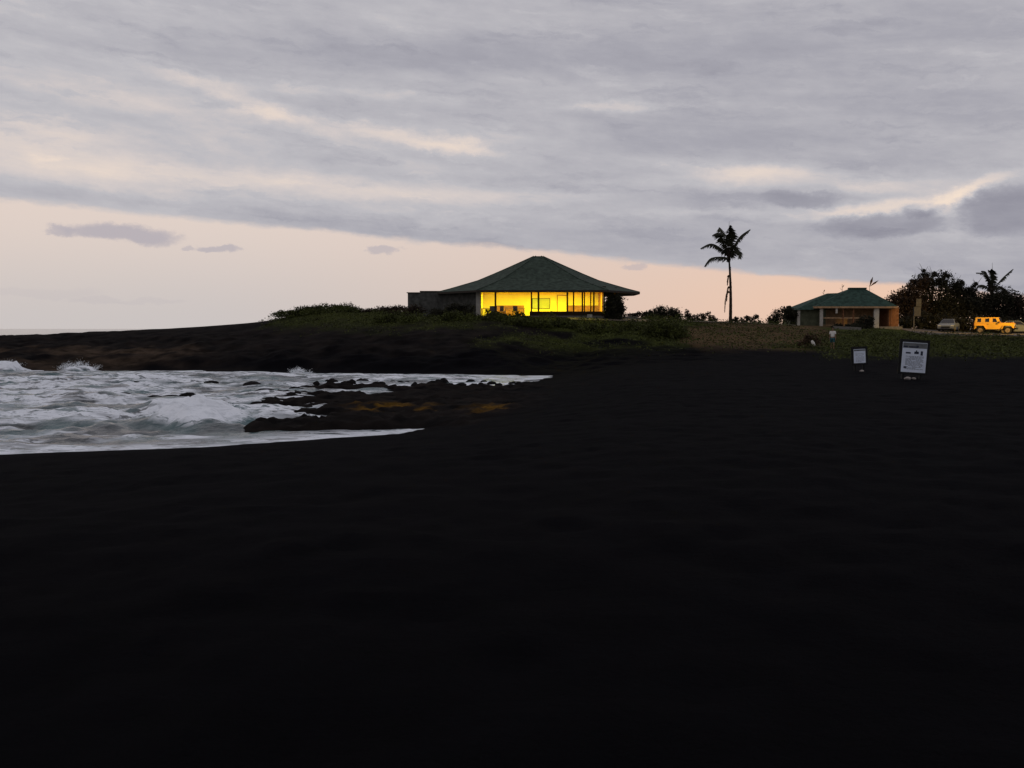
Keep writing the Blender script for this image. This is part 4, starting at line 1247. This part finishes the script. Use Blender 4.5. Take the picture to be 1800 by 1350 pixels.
def offroad_car(label, loc, rz):
    t = thing('off_road_car', label, 'car', loc, rz)
    paint = M['yellowpaint']
    hw = .76
    # tub with trapezoid wheel openings
    poly = [(-1.98, .62), (-1.78, .62), (-1.68, .92), (-1.02, .92), (-.8, .5), (.85, .5), (1.02, .9), (1.78, .9), (1.92, .68), (2.0, .68), (2.02, 1.08), (1.2, 1.16), (.68, 1.2), (-1.98, 1.2)]
    mb = MB(); mb.prism(poly, -hw, hw); mb.build('body', paint, t, bevel=.02)
    mb = MB(); mb.box(.72, 2.0, -.62, .62, 1.1, 1.22); mb.build('bonnet', paint, t, bevel=.03)
    # hard top with sloping windscreen
    z0, z1 = 1.2, 1.82
    vs = [(-1.98, -hw, z0), (-1.98, hw, z0), (.68, hw, z0), (.68, -hw, z0), (-1.86, -.66, z1), (-1.86, .66, z1), (.42, .66, z1), (.42, -.66, z1)]
    mb = MB(); mb.add(vs, [(0, 3, 2, 1), (4, 5, 6, 7), (0, 4, 7, 3), (1, 2, 6, 5), (0, 1, 5, 4), (3, 7, 6, 2)])
    mb.build('hard_top', paint, t, bevel=.03)
    for s in (-1, 1):
        def on(x, z, off=.012):                                    # a point on the sloping side
            f = (z - z0) / (z1 - z0); return Vector((x, s * (hw + (.66 - hw) * f + off), z))
        for (xa, xb, sh) in ((-1.66, -1.28, .0), (-.86, -.46, 0), (-.12, .36, .18)):
            w_ = MB()
            q = [on(xa, 1.31), on(xb, 1.31), on(xb - sh, 1.71), on(xa, 1.71)]
            q2 = [v - Vector((0, s * .03, 0)) for v in q]
            w_.add(q + q2, [(0, 1, 2, 3), (7, 6, 5, 4), (0, 4, 5, 1), (1, 5, 6, 2), (2, 6, 7, 3), (3, 7, 4, 0)])
            w_.build('window', M['carglass'], t)
        for xc in (-1.35, 1.4):
            f_ = MB()
            o_ = [(-.62, .52), (-.42, .98), (.4, .98), (.62, .62)]
            i_ = [(-.54, .52), (-.37, .9), (.35, .9), (.54, .62)]
            y0, y1 = s * (hw + .003), s * (hw + .17)
            vs = [(xc + a, y, z) for y in (y0, y1) for (a, z) in o_ + i_]
            fs = []
            for k in range(3):
                fs += [(k, k + 1, 5 + k, 4 + k), (8 + k, 12 + k, 13 + k, 9 + k), (k, 8 + k, 9 + k, k + 1), (4 + k, 5 + k, 13 + k, 12 + k)]
            fs += [(0, 4, 12, 8), (3, 11, 15, 7)]
            f_.add(vs, fs); f_.build('fender', paint, t)
            wheel(t, xc + .02, s * .74, s, .4, .26)
        m_ = MB(); m_.box(.5, .6, s * .78, s * .98, 1.22, 1.4); m_.build('side_mirror', M['black'], t, bevel=.01)
        h_ = MB(); h_.lathe_y([(-.03, .1), (.03, .1)], 0, 0, 18)
        ho = h_.build('headlight', M['lens'], t); ho.rotation_euler = (0, 0, R(90)); ho.location = (2.035, s * .5, .95)
        st = MB(); st.box(-.78, .82, s * .765, s * .88, .44, .5); st.build('side_step', M['black'], t, bevel=.01)
        tl = MB(); tl.box(-2.02, -1.985, s * .62, s * .74, .95, 1.15); tl.build('tail_lamp', M['redlens'], t)
        for xd in (-.5, .32):
            dh = MB(); dh.box(xd - .14, xd, s * .763, s * .79, 1.06, 1.09); dh.build('door_handle', M['black'], t)
    ws = MB()
    q = [Vector((.69, -.64, 1.27)), Vector((.69, .64, 1.27)), Vector((.462, .58, 1.76)), Vector((.462, -.58, 1.76))]
    q2 = [v + Vector((.012, 0, .006)) for v in q]
    ws.add(q + q2, [(0, 3, 2, 1), (4, 5, 6, 7), (0, 1, 5, 4), (1, 2, 6, 5), (2, 3, 7, 6), (3, 0, 4, 7)]); ws.build('windscreen', M['carglass'], t)
    g_ = MB(); g_.box(2.02, 2.05, -.34, .34, .78, 1.06)
    g_.build('grille', M['black'], t)
    bp = MB(); bp.box(2.02, 2.24, -.8, .8, .5, .7); bp.build('bumper', M['black'], t, bevel=.02)
    bp = MB(); bp.box(-2.18, -2.02, -.78, .78, .5, .68); bp.build('bumper', M['black'], t, bevel=.02)
    sw = MB(); sw.lathe_y([(-.12, .24), (-.12, .36), (-.08, .39), (.08, .39), (.12, .36), (.12, .24)], 0, 0, 26)
    so = sw.build('spare_wheel', M['tyre'], t); so.rotation_euler = (0, 0, R(90)); so.location = (-2.12, 0, 1.1)
    un = MB(); un.box(-1.9, 1.95, -.5, .5, .4, .6); un.build('chassis', M['black'], t)
    return t


def saloon_car(label, loc, rz):
    t = thing('saloon_car', label, 'car', loc, rz, 'saloon cars in the parking')
    hw = .86
    poly = [(-2.2, .35), (-1.75, .3), (-1.68, .62), (-1.02, .62), (-.95, .25), (.95, .25), (1.02, .62), (1.7, .62), (1.76, .3), (2.2, .35), (2.24, .62), (2.1, .78), (.95, .95), (-1.6, 1.0), (-2.2, .92)]
    mb = MB(); mb.prism(poly, -hw, hw); mb.build('body', M['silver'], t, bevel=.04)
    vs = [(-1.75, -.82, .96), (-1.75, .82, .96), (1.0, .82, .93), (1.0, -.82, .93), (-1.05, -.6, 1.45), (-1.05, .6, 1.45), (.25, .6, 1.45), (.25, -.6, 1.45)]
    mb = MB(); mb.add(vs, [(0, 3, 2, 1), (4, 5, 6, 7), (0, 4, 7, 3), (1, 2, 6, 5), (0, 1, 5, 4), (3, 7, 6, 2)])
    mb.build('cabin', M['silver'], t, bevel=.05)

    def patch(name, q, nrm):
        q = [Vector(v) for v in q]; n_ = Vector(nrm).normalized()
        a = [v + n_ * .012 for v in q]; b2 = [v - n_ * .02 for v in q]
        w_ = MB(); w_.add(a + b2, [(0, 1, 2, 3), (7, 6, 5, 4), (0, 4, 5, 1), (1, 5, 6, 2), (2, 6, 7, 3), (3, 7, 4, 0)]); return w_.build(name, M['carglass'], t)
    patch('windscreen', [(.92, -.74, .98), (.92, .74, .98), (.3, .55, 1.41), (.3, -.55, 1.41)], (.55, 0, .8))
    patch('rear_window', [(-1.68, .74, 1.01), (-1.68, -.74, 1.01), (-1.11, -.55, 1.41), (-1.11, .55, 1.41)], (-.6, 0, .8))
    for s in (-1, 1):
        sl = (.6 - .82) / (1.45 - .95)
        yy = lambda z: s * (.82 + sl * (z - .95))
        patch('window', [(-.35, yy(1.02), 1.02), (.78, yy(1.02), 1.02), (.25, yy(1.4), 1.4), (-.35, yy(1.4), 1.4)], (0, s, .42))
        patch('window', [(-1.45, yy(1.02), 1.02), (-.45, yy(1.02), 1.02), (-.45, yy(1.4), 1.4), (-1.0, yy(1.4), 1.4)], (0, s, .42))
        for xc in (-1.36, 1.36): wheel(t, xc, s * .76, s, .32, .2)
        h_ = MB(); h_.box(2.08, 2.25, s * .52, s * .82, .62, .74); h_.build('headlight', M['lens'], t, bevel=.02)
        h_ = MB(); h_.box(-2.24, -2.15, s * .55, s * .82, .72, .86); h_.build('tail_lamp', M['redlens'], t, bevel=.02)
        m_ = MB(); m_.box(.72, .82, s * .88, s * 1.02, .98, 1.08); m_.build('side_mirror', M['black'], t, bevel=.02)
    g_ = MB(); g_.box(2.2, 2.26, -.45, .45, .42, .6); g_.build('grille', M['black'], t)
    un = MB(); un.box(-2.0, 2.0, -.6, .6, .22, .4); un.build('chassis', M['black'], t)
    return t


def spot(px, d): x = xp(px, d); return Vector((x, d, gz(x, d) + .05))


offroad_car('boxy yellow off road car lit orange, parked at the edge of the paving', spot(1747, 109.5), R(-34))
sc1 = saloon_car('silver saloon car parked under the dark trees, bonnet towards the restroom', spot(1666, 113), R(180 + 58))
sc2 = copy_tree(sc1)
sc2.location = spot(1787, 111.2); sc2.rotation_euler = (0, 0, R(-30))
sc2['label'] = 'silver saloon car half hidden behind the nose of the yellow car'

# sodium lamp on a pole past the frame edge: it is what colours the cars and the restroom end
lp = base(1900, 100)
sl = thing('street_lamp', 'sodium street lamp on a grey pole beside the parking', 'street lamp', lp)
mb = MB(); mb.tube([(0, 0, -.3), (0, 0, 3), (0, 0, 6.2)], [.09, .075, .06], 10); mb.tube([(0, 0, 6.15), (-.5, .2, 6.4), (-1.2, .5, 6.45)], [.05, .045, .04], 8)
mb.build('pole', M['grey'], sl)
mb = MB(); mb.box(-1.65, -1.1, .35, .65, 6.38, 6.5); mb.build('lamp_head', M['grey'], sl, bevel=.02)
mb = MB(); mb.box(-1.6, -1.2, .4, .6, 6.35, 6.378); mb.build('lamp_lens', M['sodium'], sl)
l = bpy.data.lights.new('sodium_light', 'SPOT'); l.energy = 10000; l.color = (1.0, .62, .11); l.spot_size = R(74); l.spot_blend = .4; l.shadow_soft_size = .2
lo = bpy.data.objects.new('sodium_light', l); col.objects.link(lo); lo.parent = sl; lo.location = (-1.4, .5, 6.3)
aim = spot(1745, 109) + Vector((0, 0, .8)) - (lp + Vector((-1.4, .5, 6.3)))
lo.rotation_euler = aim.to_track_quat('-Z', 'Y').to_euler()

# ------------------------------------------------------------------ person
def skin_mesh(name, verts, edges, radii, m, parent, root=0, lev=2):
    me = bpy.data.meshes.new(name)
    me.from_pydata(verts, edges, []); me.update()
    o = obj(name, me, m, parent)
    md = o.modifiers.new('skin', 'SKIN'); md.use_smooth_shade = True
    for i, r in enumerate(radii):
        rr2 = r if hasattr(r, '__len__') else (r, r)
        me.skin_vertices[0].data[i].radius = rr2
    me.skin_vertices[0].data[root].use_root = True
    s = o.modifiers.new('sub', 'SUBSURF'); s.levels = lev; s.render_levels = lev
    return o


px_, pd_ = 1463, 79
x = xp(px_, pd_)
person = thing('person', 'person in white top and teal shorts walking at the top of the sand', 'person', (x, pd_, gz(x, pd_)), R(-20))
# joints, facing -x/-y a little, mid-stride; arms hanging
V = [(0, 0, .93), (0, .01, 1.12), (0, .01, 1.34), (0, .0, 1.45), (0, -.02, 1.52), (0, -.03, 1.63), (0, -.02, 1.72)]
Ed = [(0, 1), (1, 2), (2, 3), (3, 4), (4, 5), (5, 6)]
Rd = [(.15, .11), (.13, .095), (.155, .1), (.07, .065), (.055, .055), (.085, .1), (.06, .075)]
fing = []
for s in (-1, 1):
    b0 = len(V)
    st = .16 * s
    V += [(s * .17, .01, 1.38), (s * .22, .03 - .05 * s, 1.1), (s * .235, -.02 - .12 * s, .87), (s * .235, -.03 - .14 * s, .78)]
    Ed += [(2, b0), (b0, b0 + 1), (b0 + 1, b0 + 2), (b0 + 2, b0 + 3)]
    Rd += [.058, .043, .03, (.02, .038)]
    for k, (dx, ln) in enumerate(((-.028, .075), (-.01, .088), (.009, .08), (.027, .062))):
        bb = len(V); p = V[b0 + 3]
        V += [(p[0] + dx * .3, p[1] + dx, p[2] - ln * .6), (p[0] + dx * .2 - .012 * s, p[1] + dx * 1.1, p[2] - ln - .02)]
        Ed += [(b0 + 3, bb), (bb, bb + 1)]; Rd += [.0095, .008]
    bb = len(V); p = V[b0 + 2]
    V += [(p[0] - .012 * s, p[1] - .045, p[2] - .05), (p[0] - .018 * s, p[1] - .055, p[2] - .09)]
    Ed += [(b0 + 2, bb), (bb, bb + 1)]; Rd += [.011, .009]
    l0 = len(V)
    V += [(s * .095, 0, .86), (s * .1, -st * .7 - .04, .5), (s * .1, -st * 1.2 + .03, .09), (s * .11, -st * 1.2 - .1, .035)]
    Ed += [(0, l0), (l0, l0 + 1), (l0 + 1, l0 + 2), (l0 + 2, l0 + 3)]; Rd += [.09, .058, .04, (.045, .03)]
nf_ = len(V); V += [(0, -.125, 1.61)]; Ed += [(5, nf_)]; Rd += [.014]
skin_mesh('body', V, Ed, Rd, M['skin'], person)
SV = [(0, 0, .9), (0, .01, 1.12), (0, .01, 1.34), (0, 0, 1.43)]
SE = [(0, 1), (1, 2), (2, 3)]; SR = [(.185, .135), (.165, .12), (.18, .125), (.085, .075)]
for s in (-1, 1):
    b0 = len(SV); SV += [(s * .18, .01, 1.38), (s * .215, .03 - .04 * s, 1.16)]; SE += [(2, b0), (b0, b0 + 1)]; SR += [.075, .07]
skin_mesh('shirt', SV, SE, SR, M['shirt'], person)
TV = [(0, 0, .9)]; TE = []; TR = [(.175, .13)]
for s in (-1, 1):
    st = .16 * s
    b0 = len(TV); TV += [(s * .1, 0, .82), (s * .105, -st * .7 - .035, .5)]; TE += [(0, b0), (b0, b0 + 1)]; TR += [.115, .1]
skin_mesh('shorts', TV, TE, TR, M['teal'], person)
skin_mesh('hair', [(0, -.01, 1.68), (0, .03, 1.74), (0, .07, 1.66), (0, .085, 1.55)], [(0, 1), (1, 2), (2, 3)], [(.098, .09), (.085, .075), (.08, .05), (.06, .035)], M['hair'], person)
for s in (-1, 1):
    mb = MB(); mb.tube([(s * .032, -.125, 1.635), (s * .032, -.131, 1.635)], .011, 8); mb.build('eye', M['black'], person)

# ------------------------------------------------------------------ sky
w = bpy.data.worlds.new('World'); sc.world = w; w.use_nodes = True
nt = w.node_tree; nt.nodes.clear()
L = nt.links.new


def MN(op, a, b=None, c=None, clamp=False):
    n = nt.nodes.new('ShaderNodeMath'); n.operation = op; n.use_clamp = clamp
    for i, v in enumerate((a, b, c)):
        if v is None: continue
        if isinstance(v, (int, float)): n.inputs[i].default_value = v
        else: L(v, n.inputs[i])
    return n.outputs[0]


def SS(a, b, x):
    n = nt.nodes.new('ShaderNodeMapRange'); n.interpolation_type = 'SMOOTHSTEP'
    L(x, n.inputs['Value'])
    n.inputs['From Min'].default_value = a; n.inputs['From Max'].default_value = b
    return n.outputs['Result']


def MIX(f, a, b, mode='MIX'):
    n = nt.nodes.new('ShaderNodeMix'); n.data_type = 'RGBA'; n.blend_type = mode
    if isinstance(f, (int, float)): n.inputs['Factor'].default_value = f
    else: L(f, n.inputs['Factor'])
    for s, v in (('A', a), ('B', b)):
        if isinstance(v, tuple): n.inputs[s].default_value = (*v, 1)
        else: L(v, n.inputs[s])
    return n.outputs['Result']


def lin(r, g, b):
    f = lambda c: (c / 255 / 12.92) if c / 255 < .04045 else ((c / 255 + .055) / 1.055) ** 2.4
    return (f(r), f(g), f(b))


def NOISE(vec, scale, det=5, rough=.55, dist=0.0):
    n = nt.nodes.new('ShaderNodeTexNoise'); n.inputs['Scale'].default_value = scale
    n.inputs['Detail'].default_value = det; n.inputs['Roughness'].default_value = rough; n.inputs['Distortion'].default_value = dist
    L(vec, n.inputs['Vector']); return n.outputs['Fac']


def RAMP(f, stops):
    r = nt.nodes.new('ShaderNodeValToRGB')
    el = r.color_ramp.elements
    while len(el) < len(stops): el.new(.5)
    for e, (p, c_) in zip(el, stops): e.position = p; e.color = (*c_, 1)
    L(f, r.inputs['Fac']); return r.outputs['Color']


tc = nt.nodes.new('ShaderNodeTexCoord')
sp = nt.nodes.new('ShaderNodeSeparateXYZ'); L(tc.outputs['Generated'], sp.inputs[0])
dx, dy, dz = sp.outputs
az = MN('ARCTAN2', dx, dy)
el = MN('ARCSINE', dz)


def comb(a, b, c=0.0):
    n = nt.nodes.new('ShaderNodeCombineXYZ')
    for i, v in enumerate((a, b, c)):
        if isinstance(v, (int, float)): n.inputs[i].default_value = v
        else: L(v, n.inputs[i])
    return n.outputs[0]


def ae(px, py):
    v = (P(px, py, 100) - Vector((0, 0, EYE))).normalized()
    return math.atan2(v.x, v.y), math.asin(v.z)


elt = MN('MULTIPLY_ADD', az, .085, el)                       # bands that dip to one side
streak_v = comb(MN('MULTIPLY', az, 2.2), MN('MULTIPLY', elt, 16.0))
n_big = NOISE(streak_v, 1.0, 5, .55, .3)
n_mid = NOISE(comb(MN('MULTIPLY', az, 6.0), MN('MULTIPLY', elt, 34.0), 3.0), 1.0, 6, .6, .4)
n_fine = NOISE(comb(MN('MULTIPLY', az, 30.0), MN('MULTIPLY', elt, 75.0), 7.0), 1.0, 6, .65)
n_w1 = NOISE(comb(MN('MULTIPLY', az, 16.0), MN('MULTIPLY', el, 34.0), 11.0), 1.0, 7, .68)
n_w2 = NOISE(comb(MN('MULTIPLY', az, 22.0), MN('MULTIPLY', el, 34.0), 23.0), 1.0, 7, .68)
azd = MN('MULTIPLY_ADD', MN('SUBTRACT', n_w1, .5), .07, az)
eld = MN('MULTIPLY_ADD', MN('SUBTRACT', n_w2, .5), .022, el)


def puff(px, py, rx_, ry_, slope, amp, hard=False):
    """a soft patch of cloud at a bearing and height in the sky; slope = fall per run"""
    a0, e0 = ae(px, py)
    u_ = MN('SUBTRACT', azd, a0); v_ = MN('SUBTRACT', eld, e0)
    v_ = MN('MULTIPLY_ADD', u_, slope, v_)
    u_ = MN('MULTIPLY', u_, F / rx_); v_ = MN('MULTIPLY', v_, F / ry_)
    r2 = MN('ADD', MN('MULTIPLY', u_, u_), MN('MULTIPLY', v_, v_))
    if hard:
        n = nt.nodes.new('ShaderNodeMapRange'); n.interpolation_type = 'SMOOTHSTEP'
        L(r2, n.inputs['Value']); n.inputs['From Min'].default_value = 1.5; n.inputs['From Max'].default_value = .35
        return MN('MULTIPLY', n.outputs['Result'], amp)
    return MN('MULTIPLY', MN('EXPONENT', MN('MULTIPLY', r2, -1.0)), amp)


puffs = [
    (430, 178, 150, 16, .30, .20), (690, 236, 170, 15, .16, .30), (800, 258, 60, 8, .1, .18), (465, 200, 40, 8, .1, .12),
    (180, 160, 200, 30, .2, .05), (80, 285, 330, 55, .10, .22), (380, 300, 420, 40, .1, .09), (200, 175, 260, 12, .12, .08), (620, 165, 240, 8, .02, .10), (600, 330, 330, 16, .06, .10), (820, 300, 200, 14, .05, .05),
    (1150, 187, 120, 8, 0, .12), (1060, 186, 60, 6, 0, .12),
    (1320, 312, 120, 22, .05, .20), (1600, 325, 140, 20, .0, .22), (1690, 342, 70, 10, -.35, .36), (1560, 362, 130, 11, -.1, .34), (1310, 305, 90, 10, 0, .14), (1490, 330, 60, 12, 0, .1),
    (1300, 372, 220, 7, .02, .12), (900, 340, 240, 14, .05, .08), (1750, 455, 200, 22, .02, .06), (1400, 420, 250, 12, .02, .06),
    (620, 95, 420, 42, .02, -.14), (1250, 90, 300, 50, 0, -.08), (1000, 135, 260, 18, 0, .05), (500, 385, 460, 15, .085, -.12), (1000, 415, 300, 20, .06, -.06),
    (1545, 395, 105, 22, 0, -.26, True), (1622, 370, 26, 12, 0, -.2, True), (1778, 372, 84, 38, 0, -.28, True), (1668, 388, 26, 24, 0, .14), (1400, 350, 60, 14, .05, -.14, True), (1250, 240, 200, 34, .02, -.10), (1400, 345, 75, 18, .05, -.14), (1240, 345, 60, 15, 0, -.1),
    (80, 190, 200, 20, .1, -.05), (260, 268, 130, 12, .05, -.06), (1650, 90, 260, 60, 0, -.03),
]
v = MN('MULTIPLY_ADD', MN('SUBTRACT', n_big, .5), .50, .46)
v = MN('MULTIPLY_ADD', MN('SUBTRACT', n_mid, .5), .30, v)
v = MN('MULTIPLY_ADD', MN('SUBTRACT', n_fine, .5), .20, v)
n_rag = NOISE(comb(MN('MULTIPLY', azd, 8.0), MN('MULTIPLY', MN('MULTIPLY_ADD', azd, .085, eld), 44.0), 17.0), 1.0, 8, .66, .25)
v = MN('ADD', v, MN('MULTIPLY', MN('MAXIMUM', MN('SUBTRACT', n_rag, .58), 0.0), .75))
v = MN('SUBTRACT', v, MN('MULTIPLY', MN('MAXIMUM', MN('SUBTRACT', .46, n_rag), 0.0), .8))
v = MN('MULTIPLY_ADD', SS(.25, -.5, az), .07, v)
for q in puffs: v = MN('ADD', v, puff(*q))
deck_c = RAMP(v, [(.08, lin(143, 142, 154)), (.36, lin(167, 166, 175)), (.56, lin(190, 188, 193)), (.70, lin(211, 202, 200)), (.84, lin(228, 213, 203)), (1.0, lin(242, 223, 206))])
# clear strip under the deck: warmer low and to one side
warm = SS(-.35, .45, az)
low = SS(.0, .12, el)
clear_a = MIX(low, lin(202, 195, 193), lin(224, 208, 199))
clear_b = MIX(low, lin(231, 196, 172), lin(222, 198, 186))
clear = MIX(warm, clear_a, clear_b)
sky = nt.nodes.new('ShaderNodeTexSky'); sky.sky_type = 'NISHITA'; sky.sun_disc = False
sky.sun_elevation = R(1.0); sky.sun_rotation = R(18); sky.altitude = 5; sky.dust_density = 1.5
clear = MIX(.0025, clear, sky.outputs['Color'], 'ADD')
# small clouds in the strip
for q in ((215, 411, 90, 16, .07, .85), (107, 404, 22, 8, .0, .7), (395, 438, 36, 6, .0, .7), (338, 437, 12, 4, 0, .5), (682, 441, 25, 8, 0, .6), (1122, 467, 20, 7, 0, .5), (170, 527, 50, 5, 0, .18), (270, 530, 50, 5, 0, .15), (60, 515, 90, 8, 0, .12)):
    clear = MIX(puff(*q[:6], True), clear, lin(178, 172, 180))
a0, e0 = ae(700, 421)
daz = MN('SUBTRACT', az, a0)
edge = MN('SUBTRACT', MN('ADD', el, MN('MULTIPLY', daz, MN('MULTIPLY_ADD', daz, .0342, .0837))), e0)
edge = MN('MULTIPLY_ADD', MN('SUBTRACT', n_mid, .5), .012, edge)
edge = MN('MULTIPLY_ADD', MN('SUBTRACT', n_fine, .5), .011, edge)
edge = MN('MULTIPLY_ADD', MN('SUBTRACT', n_rag, .5), .008, edge)
cover = SS(-.003, .0045, edge)
skyc = MIX(cover, clear, deck_c)
# the light fades overhead and away from the sunset
dim = MN('MULTIPLY', MN('SUBTRACT', 1.0, MN('MULTIPLY', SS(.25, .95, dz), .05)), MN('MULTIPLY_ADD', SS(-1.0, .5, dy), .25, .75))
final = MIX(1.0, skyc, comb(dim, dim, dim), 'MULTIPLY')
below = SS(-.06, -.01, dz)
final = MIX(below, (.01, .01, .012), final)
bg_ = nt.nodes.new('ShaderNodeBackground'); bg_.inputs['Strength'].default_value = 1.0
L(final, bg_.inputs['Color'])
ow = nt.nodes.new('ShaderNodeOutputWorld'); L(bg_.outputs[0], ow.inputs['Surface'])
w.cycles.sampling_method = 'MANUAL'; w.cycles.sample_map_resolution = 1024

# the sun has just gone down: only a trace of direction is left
l = bpy.data.lights.new('sun', 'SUN'); l.energy = .04; l.angle = R(20); l.color = (1, .82, .68)
so = bpy.data.objects.new('sun', l); col.objects.link(so)
dv = Vector((math.sin(R(18)) * math.cos(R(3)), math.cos(R(18)) * math.cos(R(3)), math.sin(R(3))))
so.rotation_euler = dv.to_track_quat('Z', 'Y').to_euler(); so.location = (0, 0, 60)

# ------------------------------------------------------------------ camera and render
cd = bpy.data.cameras.new('camera'); cam = bpy.data.objects.new('camera', cd); col.objects.link(cam)
cd.sensor_width = 36; cd.lens = 36 * F / 1800
cam.location = (0, 0, EYE); cam.rotation_euler = (R(90) - PITCH, 0, 0)
cd.clip_start = .1; cd.clip_end = 80000
sc.camera = cam
sc.view_settings.view_transform = 'Standard'; sc.view_settings.look = 'None'
sc.view_settings.exposure = 0; sc.view_settings.gamma = 1
sc.render.engine = 'CYCLES'
sc.cycles.max_bounces = 6; sc.cycles.transparent_max_bounces = 12
sc.cycles.caustics_reflective = False; sc.cycles.caustics_refractive = False
sc.cycles.filter_width = 1.5
